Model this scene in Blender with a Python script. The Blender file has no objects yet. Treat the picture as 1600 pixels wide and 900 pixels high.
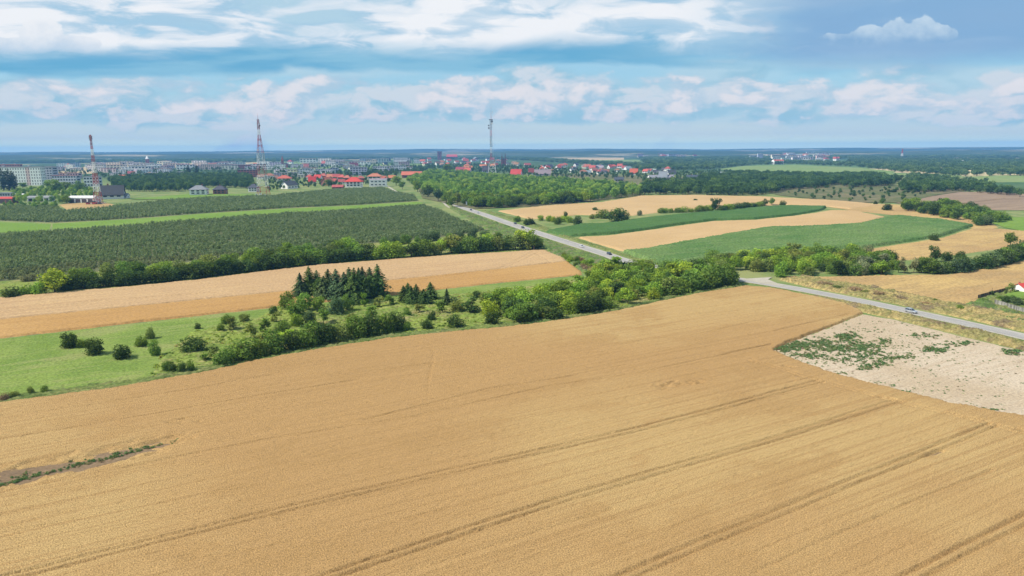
import bpy, math, random
import numpy as np
from math import radians, sin, cos, pi, atan, atan2, sqrt

random.seed(11)
RNG = np.random.default_rng(11)
SC = bpy.context.scene
COL = SC.collection

# ------------------------------------------------------------------ camera
CAM_H = 64.0                      # drone height above the fields
FPX = 1080.0                      # focal length in pixels of a 1600 px wide frame
PITCH = atan((450.0 - 234.5) / FPX)
ROLL = radians(0.31)
cam_data = bpy.data.cameras.new('camera')
cam_data.sensor_width = 36.0
cam_data.lens = 36.0 * FPX / 1600.0
cam_data.clip_start = 0.5
cam_data.clip_end = 90000.0
cam = bpy.data.objects.new('camera', cam_data)
COL.objects.link(cam)
from mathutils import Matrix, Vector
cam.matrix_world = (Matrix.Translation((0, 0, CAM_H)) @ Matrix.Rotation(pi / 2 - PITCH, 4, 'X')
                    @ Matrix.Rotation(-ROLL, 4, 'Z'))
SC.camera = cam

# ------------------------------------------------------------------ exposure
SC.view_settings.view_transform = 'Standard'
SC.view_settings.look = 'None'
SC.view_settings.gamma = 1.0
SC.view_settings.use_curve_mapping = False
EXPO = 0.7
SC.view_settings.exposure = EXPO
SC.cycles.use_denoising = True
SC.cycles.max_bounces = 5
SC.cycles.diffuse_bounces = 3
SC.cycles.transmission_bounces = 4
SC.cycles.transparent_max_bounces = 4
SC.cycles.volume_bounces = 0

# ------------------------------------------------------------------ sun
SUN_AZ = radians(-100.0)          # from the left, a little behind the camera
SUN_EL = radians(49.0)
to_sun = Vector((sin(SUN_AZ) * cos(SUN_EL), cos(SUN_AZ) * cos(SUN_EL), sin(SUN_EL)))
sd_ = bpy.data.lights.new('sun', 'SUN')
sd_.energy = 4.6
sd_.angle = radians(0.6)
sd_.color = (1.0, 0.93, 0.82)
sun = bpy.data.objects.new('sun', sd_)
sun.rotation_euler = to_sun.to_track_quat('Z', 'Y').to_euler()
sun.location = (0, 0, 300)
COL.objects.link(sun)

# ------------------------------------------------------------------ sky
world = bpy.data.worlds.new('World')
SC.world = world
world.use_nodes = True
world.cycles.sampling_method = 'MANUAL'
world.cycles.sample_map_resolution = 256


class NT:
    """small helper for building node trees"""
    def __init__(self, tree):
        self.t = tree
        self.n = tree.nodes
        self.l = tree.links

    def new(self, kind, **kw):
        n = self.n.new(kind)
        for k, v in kw.items():
            setattr(n, k, v)
        return n

    def put(self, sock, v):
        if isinstance(v, bpy.types.NodeSocket):
            self.l.new(v, sock)
        elif v is not None:
            if sock.type == 'RGBA' and not isinstance(v, (int, float)) and len(v) == 3:
                v = (*v, 1.0)
            sock.default_value = v

    def m(self, op, a, b=None, c=None, clamp=False):
        n = self.new('ShaderNodeMath', operation=op, use_clamp=clamp)
        self.put(n.inputs[0], a)
        if b is not None:
            self.put(n.inputs[1], b)
        if c is not None:
            self.put(n.inputs[2], c)
        return n.outputs[0]

    def step(self, x, a, b, lo=0.0, hi=1.0):
        n = self.new('ShaderNodeMapRange', interpolation_type='SMOOTHSTEP')
        self.put(n.inputs[0], x)
        self.put(n.inputs[1], a)
        self.put(n.inputs[2], b)
        self.put(n.inputs[3], lo)
        self.put(n.inputs[4], hi)
        return n.outputs[0]

    def comb(self, x, y, z=0.0):
        n = self.new('ShaderNodeCombineXYZ')
        self.put(n.inputs[0], x)
        self.put(n.inputs[1], y)
        self.put(n.inputs[2], z)
        return n.outputs[0]

    def noise(self, vec, scale=1.0, detail=4.0, rough=0.55, lac=2.0, dist=0.0, dims='2D', color=False):
        n = self.new('ShaderNodeTexNoise', noise_dimensions=dims)
        if vec is not None:
            self.put(n.inputs['Vector'], vec)
        n.inputs['Scale'].default_value = scale
        n.inputs['Detail'].default_value = detail
        n.inputs['Roughness'].default_value = rough
        n.inputs['Lacunarity'].default_value = lac
        n.inputs['Distortion'].default_value = dist
        return n.outputs[1 if color else 0]

    def mix(self, f, a, b, mode='MIX'):
        n = self.new('ShaderNodeMix', data_type='RGBA', blend_type=mode)
        self.put(n.inputs[0], f)
        self.put(n.inputs[6], a)
        self.put(n.inputs[7], b)
        return n.outputs[2]

    def vm(self, op, a, b=None):
        n = self.new('ShaderNodeVectorMath', operation=op)
        self.put(n.inputs[0], a)
        if b is not None:
            self.put(n.inputs[1], b)
        return n.outputs[0]


def build_sky():
    nt = NT(world.node_tree)
    nt.n.clear()
    out = nt.new('ShaderNodeOutputWorld')
    bg = nt.new('ShaderNodeBackground')
    bg.inputs[1].default_value = 0.1
    nt.l.new(bg.outputs[0], out.inputs[0])
    sky = nt.new('ShaderNodeTexSky', sky_type='NISHITA')
    sky.sun_disc = False
    sky.sun_elevation = SUN_EL
    sky.sun_rotation = SUN_AZ
    sky.altitude = 100
    sky.air_density = 1.0
    sky.dust_density = 0.6
    sky.ozone_density = 1.6
    tc = nt.new('ShaderNodeTexCoord')
    sep = nt.new('ShaderNodeSeparateXYZ')
    nt.l.new(tc.outputs['Generated'], sep.inputs[0])
    X, Y, Z = sep.outputs
    az = nt.m('ARCTAN2', X, Y)
    el = nt.m('ARCSINE', Z)
    azc = nt.m('MINIMUM', nt.m('ABSOLUTE', az), 0.8)
    el = nt.m('MULTIPLY', el, nt.m('MULTIPLY_ADD', nt.m('MULTIPLY', azc, azc), 0.5, 1.0))   # cloud bands run straight across
    K = 10.0 / (2 ** EXPO)          # colours below are picture values; strength is 0.1

    def c(r, g, b):
        return (r * K, g * K, b * K)

    def layer(su, sv, ou=0.0, ov=0.0, warp=0.0, detail=6.0, rough=0.55, dv=0.0, du=0.0):
        p = nt.comb(nt.m('MULTIPLY_ADD', nt.m('ADD', az, du), su, ou), nt.m('MULTIPLY_ADD', nt.m('ADD', el, dv), sv, ov))
        if warp:
            w = nt.noise(p, 1.7, 2.0, 0.5, color=True)
            w = nt.vm('MULTIPLY', nt.vm('SUBTRACT', w, (0.5, 0.5, 0.5)), (warp, warp, 0))
            p = nt.vm('ADD', p, w)
        return nt.noise(p, 1.0, detail, rough)

    # clear air: the sky model, paler and milkier towards the horizon
    base = nt.mix(nt.step(el, 0.0, 0.16, 0.93, 0.60), sky.outputs[0], c(0.27, 0.57, 0.755))
    base = nt.mix(nt.step(el, 0.0, 0.11, 0.95, 0.0), base, c(0.60, 0.735, 0.80))
    base = nt.mix(nt.step(el, 0.012, 0.06, 0.9, 0.0), base, c(0.66, 0.755, 0.745))
    base = nt.mix(nt.step(el, 0.002, 0.022, 1.0, 0.0), base, c(1.02, 1.20, 0.86))
    # thin veil in long streaks
    veil = layer(2.6, 22.0, 3.1, 0.4, 0.5, 5.0, 0.5)
    base = nt.mix(nt.m('MULTIPLY', nt.step(veil, 0.40, 0.62), nt.step(el, 0.02, 0.06, 0.25, 0.75)), base, c(0.50, 0.68, 0.785))

    # far cumulus rows: billowing tops, flat feet
    def cumulus(col, su, sv, ou, ov, lo, hi, thr, soft, light, shade, gain=1.0, warp=0.45, off=0.010, det=6.0):
        d0 = layer(su, sv, ou, ov, warp, det, 0.56)
        d1 = layer(su, sv, ou, ov, warp, det, 0.56, dv=off, du=-off)
        win = nt.m('MULTIPLY', nt.step(el, lo[0], lo[1]), nt.step(el, hi[0], hi[1], 1.0, 0.0))
        t = nt.m('ADD', d0, nt.m('MULTIPLY', nt.m('SUBTRACT', win, 1.0), 0.30))
        mask = nt.m('MULTIPLY', nt.step(t, thr, thr + soft), gain)
        lit = nt.step(nt.m('SUBTRACT', d0, d1), -0.07, 0.10)
        rim = nt.step(t, thr + 0.02, thr + 0.16)
        lum = nt.m('MULTIPLY', lit, nt.m('MULTIPLY_ADD', rim, 0.55, 0.45), clamp=True)
        return nt.mix(mask, col, nt.mix(lum, shade, light))

    col = cumulus(base, 7.0, 15.0, 7.3, 2.2, (0.018, 0.045), (0.085, 0.135), 0.32, 0.20,
                  c(0.66, 0.73, 0.80), c(0.33, 0.575, 0.725), 0.92, 0.6, 0.018, 5.0)
    col = cumulus(col, 8.0, 15.0, 6.9, 5.7, (0.036, 0.060), (0.090, 0.120), 0.43, 0.12,
                  c(0.82, 0.80, 0.83), c(0.45, 0.62, 0.755), 0.9, 0.28, 0.012, 6.0)
    col = cumulus(col, 15.0, 26.0, 2.3, 9.1, (0.030, 0.044), (0.060, 0.085), 0.50, 0.10,
                  c(0.76, 0.76, 0.81), c(0.48, 0.63, 0.765), 0.7, 0.25, 0.010, 5.0)
    # broad shaded cloud base crossing the picture
    wob = layer(3.2, 9.0, 9.1, 0.0, 0.6, 5.0, 0.5)
    e2 = nt.m('ADD', el, nt.m('MULTIPLY', nt.m('SUBTRACT', wob, 0.5), 0.055))
    band = nt.m('MULTIPLY', nt.step(e2, 0.104, 0.114), nt.step(e2, 0.134, 0.168, 1.0, 0.0))
    bandg = nt.m('MULTIPLY', band, nt.step(az, 0.06, 0.42, 0.92, 0.25))
    bandc = nt.mix(nt.step(layer(4.0, 26.0, 1.0, 3.0, 0.5), 0.35, 0.65), c(0.125, 0.415, 0.65), c(0.25, 0.53, 0.72))
    col = nt.mix(bandg, col, bandc)
    # slate blue gap on the right and above
    slate = nt.m('MULTIPLY', nt.step(az, 0.20, 0.42), nt.step(nt.m('ADD', e2, nt.m('MULTIPLY', az, 0.02)), 0.115, 0.15))
    slate = nt.m('MULTIPLY', slate, nt.step(az, 0.9, 1.6, 1.0, 0.0))
    col = nt.mix(nt.m('MULTIPLY', slate, 0.9), col, c(0.235, 0.42, 0.665))
    # high bright heaps
    gap = nt.m('SUBTRACT', 1.0, nt.m('MULTIPLY', slate, 0.9))
    h0 = layer(3.4, 13.0, 4.4, 8.3, 0.7, 7.0, 0.56)
    h1 = layer(3.4, 13.0, 4.4, 8.3, 0.7, 7.0, 0.56, dv=0.016, du=-0.02)
    hw = nt.m('MULTIPLY', nt.step(e2, 0.122, 0.152), gap)
    hm = nt.m('MULTIPLY', nt.step(h0, nt.step(el, 0.2, 0.5, 0.37, 0.47), nt.step(el, 0.2, 0.5, 0.50, 0.62)), hw)
    hl = nt.m('MULTIPLY_ADD', nt.step(h0, 0.44, 0.66), 0.55, nt.m('MULTIPLY', nt.step(nt.m('SUBTRACT', h0, h1), -0.06, 0.07), 0.6), clamp=True)
    col = nt.mix(hm, col, nt.mix(hl, c(0.38, 0.595, 0.77), c(0.90, 0.92, 0.95)))

    # two nearer heaps with crisp tops: one on the right, one at the left edge
    def heap(col, lumps, foot, light, shade, seed):
        w = layer(34.0, 34.0, seed, seed, 0.0, 5.0, 0.6)
        w2 = layer(9.0, 14.0, seed, 1.0, 0.3, 4.0, 0.5)
        f = None
        for (u, v, ru, rv) in lumps:
            a = nt.m('POWER', nt.m('DIVIDE', nt.m('SUBTRACT', az, u), ru), 2.0)
            b = nt.m('POWER', nt.m('DIVIDE', nt.m('SUBTRACT', el, v), rv), 2.0)
            g = nt.m('SUBTRACT', 1.0, nt.m('ADD', a, b))
            f = g if f is None else nt.m('SMOOTH_MAX', f, g, 0.25)
        f = nt.m('ADD', f, nt.m('MULTIPLY', nt.m('SUBTRACT', w, 0.5), 1.5))
        fs = nt.m('ADD', nt.m('SUBTRACT', el, foot), nt.m('MULTIPLY', nt.m('SUBTRACT', w2, 0.5), 0.02))
        mask = nt.m('MULTIPLY', nt.step(f, 0.0, 0.22), nt.step(fs, -0.006, 0.012))
        lum = nt.m('MULTIPLY_ADD', nt.m('SUBTRACT', w, 0.5), 1.6, nt.step(fs, 0.0, 0.032), clamp=True)
        return nt.mix(nt.m('MULTIPLY', mask, 0.92), col, nt.mix(lum, shade, light))

    col = heap(col, [(0.425, 0.142, 0.040, 0.012), (0.458, 0.146, 0.030, 0.017), (0.488, 0.152, 0.020, 0.021), (0.515, 0.153, 0.022, 0.022),
                     (0.535, 0.148, 0.018, 0.015)], 0.137, c(0.56, 0.70, 0.83), c(0.26, 0.45, 0.68), 3.7)
    col = heap(col, [(-0.572, 0.153, 0.026, 0.022), (-0.545, 0.143, 0.032, 0.013), (-0.605, 0.140, 0.040, 0.012)], 0.130,
               c(0.88, 0.90, 0.93), c(0.58, 0.70, 0.83), 8.2)
    nt.l.new(col, bg.inputs[0])


build_sky()

# ------------------------------------------------------------------ geometry helpers
FW = np.array([0, cos(PITCH), -sin(PITCH)])
UP = np.array([0, sin(PITCH), cos(PITCH)])


def G(px, py, z=0.0):
    """point of the photograph -> place on the ground (metres, camera above the origin)"""
    a, b = px - 800.0, 450.0 - py
    c, s = cos(ROLL), sin(ROLL)
    d = FW * FPX + np.array([1.0, 0, 0]) * (c * a + s * b) + UP * (-s * a + c * b)
    t = (z - CAM_H) / d[2]
    return (d[0] * t, d[1] * t)


def ppm(x, y, z=0.0):
    """picture pixels per metre at a place"""
    return FPX / (y * FW[1] + (z - CAM_H) * FW[2])


ALPHA = atan2(0.482, 0.876)       # direction the ploughing runs in


def poly(pts, z=0.0):
    return np.array([G(p[0], p[1], z) for p in pts])


def sdist(P, poly_):
    """signed distance (positive inside) of points P (n,2) to a polygon"""
    n = len(poly_)
    d2 = np.full(len(P), 1e18)
    ins = np.zeros(len(P), bool)
    for i in range(n):
        a, b = poly_[i], poly_[(i + 1) % n]
        e = b - a
        w = P - a
        t = np.clip((w @ e) / max(e @ e, 1e-9), 0, 1)
        q = w - t[:, None] * e
        d2 = np.minimum(d2, (q * q).sum(1))
        c1 = (a[1] > P[:, 1]) != (b[1] > P[:, 1])
        if abs(e[1]) > 1e-9:
            xc = a[0] + (P[:, 1] - a[1]) * e[0] / e[1]
            ins ^= c1 & (P[:, 0] < xc)
    d = np.sqrt(d2)
    return np.where(ins, d, -d)


def line_dist(P, L):
    d2 = np.full(len(P), 1e18)
    for a, b in zip(L[:-1], L[1:]):
        e = b - a
        w = P - a
        t = np.clip((w @ e) / max(e @ e, 1e-9), 0, 1)
        q = w - t[:, None] * e
        d2 = np.minimum(d2, (q * q).sum(1))
    return np.sqrt(d2)


_tab = np.random.default_rng(5).random((256, 256))


def vnoise(x, y):
    xi, yi = np.floor(x).astype(int), np.floor(y).astype(int)
    fx, fy = x - xi, y - yi
    fx = fx * fx * (3 - 2 * fx)
    fy = fy * fy * (3 - 2 * fy)
    g = lambda i, j: _tab[i & 255, j & 255]
    return ((g(xi, yi) * (1 - fx) + g(xi + 1, yi) * fx) * (1 - fy) + (g(xi, yi + 1) * (1 - fx) + g(xi + 1, yi + 1) * fx) * fy) * 2 - 1


def smooth(x):
    x = np.clip(x, 0, 1)
    return x * x * (3 - 2 * x)


def mesh_np(name, V, Fc, mats=(), smoothed=False):
    """V (n,3), Fc (m,3|4) -> mesh"""
    me = bpy.data.meshes.new(name)
    V = np.ascontiguousarray(V, dtype=np.float32)
    Fc = np.ascontiguousarray(Fc, dtype=np.int32)
    k = Fc.shape[1]
    me.vertices.add(len(V))
    me.vertices.foreach_set('co', V.ravel())
    me.loops.add(Fc.size)
    me.loops.foreach_set('vertex_index', Fc.ravel())
    me.polygons.add(len(Fc))
    me.polygons.foreach_set('loop_start', np.arange(0, Fc.size, k, dtype=np.int32))
    me.polygons.foreach_set('loop_total', np.full(len(Fc), k, dtype=np.int32))
    if smoothed:
        me.polygons.foreach_set('use_smooth', np.ones(len(Fc), bool))
    for m_ in mats:
        me.materials.append(m_)
    me.update(calc_edges=True)
    return me


def mesh_py(name, V, Fc, mat=None):
    me = bpy.data.meshes.new(name)
    me.from_pydata([tuple(v) for v in V], [], [tuple(f) for f in Fc])
    if mat:
        me.materials.append(mat)
    me.update()
    return me


def link(name, me, parent=None, loc=None):
    o = bpy.data.objects.new(name, me)
    COL.objects.link(o)
    if parent is not None:
        o.parent = parent
    if loc is not None:
        o.location = loc
    return o


def tag(o, label=None, cat=None, group=None, kind=None):
    if label:
        o['label'] = label
    if cat:
        o['category'] = cat
    if group:
        o['group'] = group
    if kind:
        o['kind'] = kind
    return o


def empty(name, loc, rz=0.0, sc=(1, 1, 1)):
    o = bpy.data.objects.new(name, None)
    COL.objects.link(o)
    o.location = loc
    o.rotation_euler = (0, 0, rz)
    o.scale = sc
    o.empty_display_size = 0.5
    return o


class MB:
    """collects boxes, bars and prisms into one mesh"""
    def __init__(self):
        self.v, self.f = [], []

    def add(self, V, Fc):
        k = len(self.v)
        self.v += [tuple(p) for p in V]
        self.f += [tuple(i + k for i in f) for f in Fc]

    def box(self, x0, x1, y0, y1, z0, z1):
        self.add([(x0, y0, z0), (x1, y0, z0), (x1, y1, z0), (x0, y1, z0), (x0, y0, z1), (x1, y0, z1), (x1, y1, z1), (x0, y1, z1)],
                 [(3, 2, 1, 0), (4, 5, 6, 7), (0, 1, 5, 4), (1, 2, 6, 5), (2, 3, 7, 6), (3, 0, 4, 7)])
        return self

    def bar(self, a, b, r, n=4, r2=None):
        a, b = Vector(a), Vector(b)
        d = (b - a).normalized()
        t = Vector((0, 0, 1)) if abs(d.z) < 0.9 else Vector((1, 0, 0))
        p = d.cross(t).normalized()
        q = d.cross(p)
        r2 = r if r2 is None else r2
        V = []
        for (c, rr) in ((a, r), (b, r2)):
            for i in range(n):
                w = 2 * pi * i / n + pi / 4
                V.append(c + (p * cos(w) + q * sin(w)) * rr)
        Fc = [(i, (i + 1) % n, n + (i + 1) % n, n + i) for i in range(n)]
        Fc += [tuple(range(n - 1, -1, -1)), tuple(range(n, 2 * n))]
        self.add(V, Fc)
        return self

    def mesh(self, name, mat):
        return mesh_py(name, self.v, self.f, mat)

    def build(self, name, mat, parent=None):
        return link(name, self.mesh(name, mat), parent)


# ------------------------------------------------------------------ materials
def new_mat(name, rough=0.9, spec=0.2):
    mt = bpy.data.materials.new(name)
    mt.use_nodes = True
    nt = NT(mt.node_tree)
    bs = nt.n.get('Principled BSDF')
    bs.inputs['Roughness'].default_value = rough
    bs.inputs['Specular IOR Level'].default_value = spec
    return mt, nt, bs


def plain(name, col, rough=0.7, spec=0.3, vary=0.12, scale=1.5, metal=0.0):
    """painted or bare surface with a little dirt and wear"""
    mt, nt, bs = new_mat(name, rough, spec)
    tc = nt.new('ShaderNodeTexCoord')
    n = nt.noise(tc.outputs['Object'], scale, 4.0, 0.6, dims='3D')
    d = tuple(c * (1 - vary * 2.2) for c in col)
    nt.put(bs.inputs['Base Color'], nt.mix(nt.step(n, 0.42, 0.72), col, d))
    bs.inputs['Metallic'].default_value = metal
    return mt


def tinted(name, rough=0.8, spec=0.2, vary=0.15, scale=0.8):
    """takes the object's own colour"""
    mt, nt, bs = new_mat(name, rough, spec)
    oi = nt.new('ShaderNodeObjectInfo')
    tc = nt.new('ShaderNodeTexCoord')
    n = nt.noise(tc.outputs['Object'], scale, 4.0, 0.6, dims='3D')
    f = nt.step(n, 0.3, 0.75, 1.0, 1.0 - vary * 2)
    nt.put(bs.inputs['Base Color'], nt.mix(1.0, oi.outputs['Color'], nt.comb(f, f, f), 'MULTIPLY'))
    return mt


def crop_mat(name, c1, c2, c3, big=0.012, streak=(0.03, 0.5), grain=1.6, bump=0.6, streak_amt=0.5, grain_amt=0.35, weed=None):
    """crop, grass or soil: broad drifts of colour, streaks along the drilling, fine grain"""
    mt, nt, bs = new_mat(name, 0.95, 0.05)
    c1, c2, c3 = (tuple(v * 0.68 for v in c_) for c_ in (c1, c2, c3))
    tc = nt.new('ShaderNodeTexCoord')
    P = tc.outputs['Object']
    sep = nt.new('ShaderNodeSeparateXYZ')
    nt.l.new(P, sep.inputs[0])
    U, W = sep.outputs[0], sep.outputs[1]
    big_n = nt.noise(nt.comb(U, W), big, 4.0, 0.55)
    st = nt.noise(nt.comb(nt.m('MULTIPLY', U, streak[0]), nt.m('MULTIPLY', W, streak[1])), 1.0, 4.0, 0.6)
    gr = nt.noise(nt.comb(U, W), grain, 3.0, 0.65)
    col = nt.mix(nt.step(big_n, 0.36, 0.66), c1, c2)
    col = nt.mix(nt.m('MULTIPLY', nt.step(st, 0.44, 0.68), streak_amt), col, c3)
    if weed:
        wn = nt.noise(nt.comb(nt.m('MULTIPLY', U, 0.6), W), weed[0], 5.0, 0.65)
        col = nt.mix(nt.m('MULTIPLY', nt.step(wn, weed[1], weed[1] + 0.10), weed[3]), col, tuple(v * 0.68 for v in weed[2]))
    g = nt.step(gr, 0.25, 0.75, 1.0 - grain_amt, 1.0 + grain_amt)
    col = nt.mix(1.0, col, nt.comb(g, g, g), 'MULTIPLY')
    nt.put(bs.inputs['Base Color'], col)
    if bump:
        b = nt.new('ShaderNodeBump')
        b.inputs['Strength'].default_value = bump
        b.inputs['Distance'].default_value = 0.25
        nt.l.new(gr, b.inputs['Height'])
        nt.l.new(b.outputs[0], bs.inputs['Normal'])
    return mt


def leaf_mat(name, ramp=None, trans=0.34):
    """foliage: colour from the object (or, for masses, from a ramp over single plants), each leaf a little different"""
    mt = bpy.data.materials.new(name)
    mt.use_nodes = True
    nt = NT(mt.node_tree)
    nt.n.clear()
    out = nt.new('ShaderNodeOutputMaterial')
    oi = nt.new('ShaderNodeObjectInfo')
    geo = nt.new('ShaderNodeNewGeometry')
    if ramp:
        cr = nt.new('ShaderNodeValToRGB')
        el = cr.color_ramp.elements
        el[0].position, el[0].color = ramp[0][0], (*ramp[0][1], 1)
        el[1].position, el[1].color = ramp[-1][0], (*ramp[-1][1], 1)
        for p, c in ramp[1:-1]:
            e = el.new(p)
            e.color = (*c, 1)
        nt.l.new(oi.outputs['Random'], cr.inputs[0])
        col = cr.outputs[0]
    else:
        col = oi.outputs['Color']
        j = nt.m('MULTIPLY_ADD', oi.outputs['Random'], 0.35, 0.83)
        col = nt.mix(1.0, col, nt.comb(j, j, j), 'MULTIPLY')
    r = nt.m('MULTIPLY_ADD', geo.outputs['Random Per Island'], 0.7, 0.65)
    r2 = nt.m('MULTIPLY_ADD', geo.outputs['Random Per Island'], 0.95, 0.55)
    col = nt.mix(1.0, col, nt.comb(r2, r, r), 'MULTIPLY')
    d = nt.new('ShaderNodeBsdfDiffuse')
    t = nt.new('ShaderNodeBsdfTranslucent')
    mx = nt.new('ShaderNodeMixShader')
    mx.inputs[0].default_value = trans
    nt.put(d.inputs[0], col)
    nt.put(t.inputs[0], nt.mix(1.0, col, (1.3, 1.25, 0.6, 1), 'MULTIPLY'))
    nt.l.new(d.outputs[0], mx.inputs[1])
    nt.l.new(t.outputs[0], mx.inputs[2])
    nt.l.new(mx.outputs[0], out.inputs[0])
    return mt


M = {}
M['wheat'] = crop_mat('wheat', (0.458, 0.284, 0.121), (0.518, 0.354, 0.155), (0.385, 0.235, 0.098), 0.008, (0.010, 1.1), 4.5, 0.7, 0.6, 0.46, (0.055, 0.53, (0.415, 0.255, 0.105), 0.5))
M['wheat_pale'] = crop_mat('wheat_pale', (0.56, 0.385, 0.195), (0.52, 0.352, 0.172), (0.48, 0.32, 0.155), 0.012, (0.02, 0.25), 0.9, 0.4, 0.5, 0.15)
M['wheat_tan'] = crop_mat('wheat_tan', (0.490, 0.325, 0.175), (0.530, 0.360, 0.190), (0.420, 0.270, 0.145), 0.012, (0.01, 0.5), 0.9, 0.3, 0.6, 0.18)
M['wheat_gold'] = crop_mat('wheat_gold', (0.450, 0.262, 0.098), (0.485, 0.295, 0.115), (0.405, 0.235, 0.092), 0.012, (0.01, 0.5), 0.9, 0.3, 0.6, 0.15)
M['stubble'] = crop_mat('stubble', (0.52, 0.36, 0.15), (0.44, 0.29, 0.13), (0.36, 0.25, 0.12), 0.02, (0.03, 0.2), 0.7, 0.4, 0.6, 0.2)
M['soil'] = crop_mat('sandy_soil', (0.495, 0.390, 0.270), (0.565, 0.465, 0.350), (0.455, 0.350, 0.240), 0.022, (0.05, 0.5), 1.6, 0.6, 0.55, 0.20, (0.45, 0.64, (0.25, 0.19, 0.125), 0.85))
M['brown_soil'] = crop_mat('brown_soil', (0.30, 0.215, 0.145), (0.335, 0.245, 0.165), (0.25, 0.18, 0.125), 0.006, (0.01, 0.06), 0.3, 0.3, 0.7, 0.12)
M['dark_soil'] = crop_mat('dark_soil', (0.225, 0.155, 0.095), (0.26, 0.18, 0.11), (0.18, 0.125, 0.08), 0.05, (0.1, 0.5), 1.5, 0.5, 0.5, 0.2)
M['meadow'] = crop_mat('meadow_grass', (0.165, 0.245, 0.050), (0.215, 0.290, 0.066), (0.255, 0.30, 0.095), 0.05, (0.05, 0.35), 1.2, 0.8, 0.7, 0.25, (0.05, 0.56, (0.30, 0.30, 0.12), 0.5))
M['rough'] = crop_mat('rough_grass', (0.160, 0.225, 0.046), (0.215, 0.275, 0.056), (0.27, 0.255, 0.10), 0.045, (0.12, 0.3), 0.7, 0.9, 0.6, 0.40, (0.05, 0.56, (0.32, 0.265, 0.125), 0.6))
M['verge'] = crop_mat('dry_verge_grass', (0.385, 0.295, 0.125), (0.275, 0.240, 0.098), (0.18, 0.185, 0.062), 0.06, (0.08, 0.30), 0.9, 0.9, 0.65, 0.40, (0.06, 0.53, (0.18, 0.130, 0.085), 0.8))
M['green_verge'] = crop_mat('green_verge', (0.115, 0.165, 0.045), (0.175, 0.215, 0.060), (0.24, 0.225, 0.095), 0.05, (0.08, 0.30), 0.9, 0.9, 0.6, 0.35)
M['bank'] = crop_mat('bank_weeds', (0.10, 0.16, 0.045), (0.14, 0.21, 0.05), (0.23, 0.19, 0.12), 0.06, (0.12, 0.2), 0.6, 0.9, 0.7, 0.35)
M['maize'] = crop_mat('maize_leaves', (0.070, 0.150, 0.040), (0.085, 0.170, 0.048), (0.115, 0.19, 0.060), 0.012, (0.03, 0.2), 0.8, 0.7, 0.5, 0.3)
M['maize_light'] = crop_mat('maize_light_leaves', (0.095, 0.180, 0.050), (0.135, 0.215, 0.066), (0.18, 0.245, 0.095), 0.014, (0.03, 0.2), 0.7, 0.8, 0.6, 0.38)
M['lime_grass'] = crop_mat('lime_grass', (0.165, 0.275, 0.042), (0.195, 0.30, 0.055), (0.14, 0.235, 0.045), 0.02, (0.02, 0.1), 0.4, 0.4, 0.5, 0.12)
M['orchard_floor'] = crop_mat('orchard_floor', (0.115, 0.135, 0.062), (0.145, 0.16, 0.075), (0.185, 0.175, 0.10), 0.03, (0.02, 0.3), 0.5, 0.4, 0.6, 0.2)
M['scrub'] = crop_mat('scrubland', (0.145, 0.155, 0.065), (0.20, 0.175, 0.095), (0.11, 0.135, 0.05), 0.010, (0.006, 0.03), 0.12, 0.5, 0.7, 0.25)
M['far_meadow'] = crop_mat('valley_meadow', (0.19, 0.285, 0.085), (0.23, 0.30, 0.10), (0.27, 0.31, 0.13), 0.003, (0.002, 0.02), 0.05, 0.0, 0.6, 0.1)
M['far_green'] = crop_mat('valley_green', (0.075, 0.145, 0.055), (0.09, 0.16, 0.06), (0.12, 0.18, 0.08), 0.003, (0.002, 0.02), 0.05, 0.0, 0.6, 0.1)
M['far_pale'] = crop_mat('far_stubble', (0.58, 0.43, 0.24), (0.50, 0.38, 0.23), (0.42, 0.33, 0.20), 0.002, (0.001, 0.006), 0.03, 0.0, 0.6, 0.08)
M['gravel'] = crop_mat('pale_gravel', (0.50, 0.46, 0.39), (0.44, 0.40, 0.33), (0.40, 0.35, 0.27), 0.1, (0.1, 0.4), 2.0, 0.3, 0.5, 0.15)


def asphalt():
    mt, nt, bs = new_mat('worn_asphalt', 0.85, 0.25)
    tc = nt.new('ShaderNodeTexCoord')
    uv = tc.outputs['UV']
    sep = nt.new('ShaderNodeSeparateXYZ')
    nt.l.new(uv, sep.inputs[0])
    a, s = sep.outputs[0], sep.outputs[1]       # across (m from the middle), along (m)
    st = nt.noise(nt.comb(nt.m('MULTIPLY', a, 1.1), nt.m('MULTIPLY', s, 0.02)), 1.0, 4.0, 0.6)
    pt = nt.noise(nt.comb(nt.m('MULTIPLY', a, 0.25), nt.m('MULTIPLY', s, 0.07)), 1.0, 4.0, 0.6)
    gr = nt.noise(nt.comb(a, s), 2.5, 3.0, 0.7)
    col = nt.mix(nt.step(st, 0.35, 0.65), (0.285, 0.27, 0.25), (0.225, 0.212, 0.20))
    col = nt.mix(nt.step(pt, 0.52, 0.7, 0.0, 0.5), col, (0.34, 0.32, 0.29))
    tr = nt.m('ABSOLUTE', nt.m('SUBTRACT', nt.m('ABSOLUTE', nt.m('SUBTRACT', nt.m('ABSOLUTE', a), 1.65)), 0.8))
    col = nt.mix(nt.step(tr, 0.0, 0.5, 0.35, 0.0), col, (0.19, 0.18, 0.17))      # worn wheel paths
    g = nt.step(gr, 0.3, 0.7, 0.88, 1.1)
    nt.put(bs.inputs['Base Color'], nt.mix(1.0, col, nt.comb(g, g, g), 'MULTIPLY'))
    return mt


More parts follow.
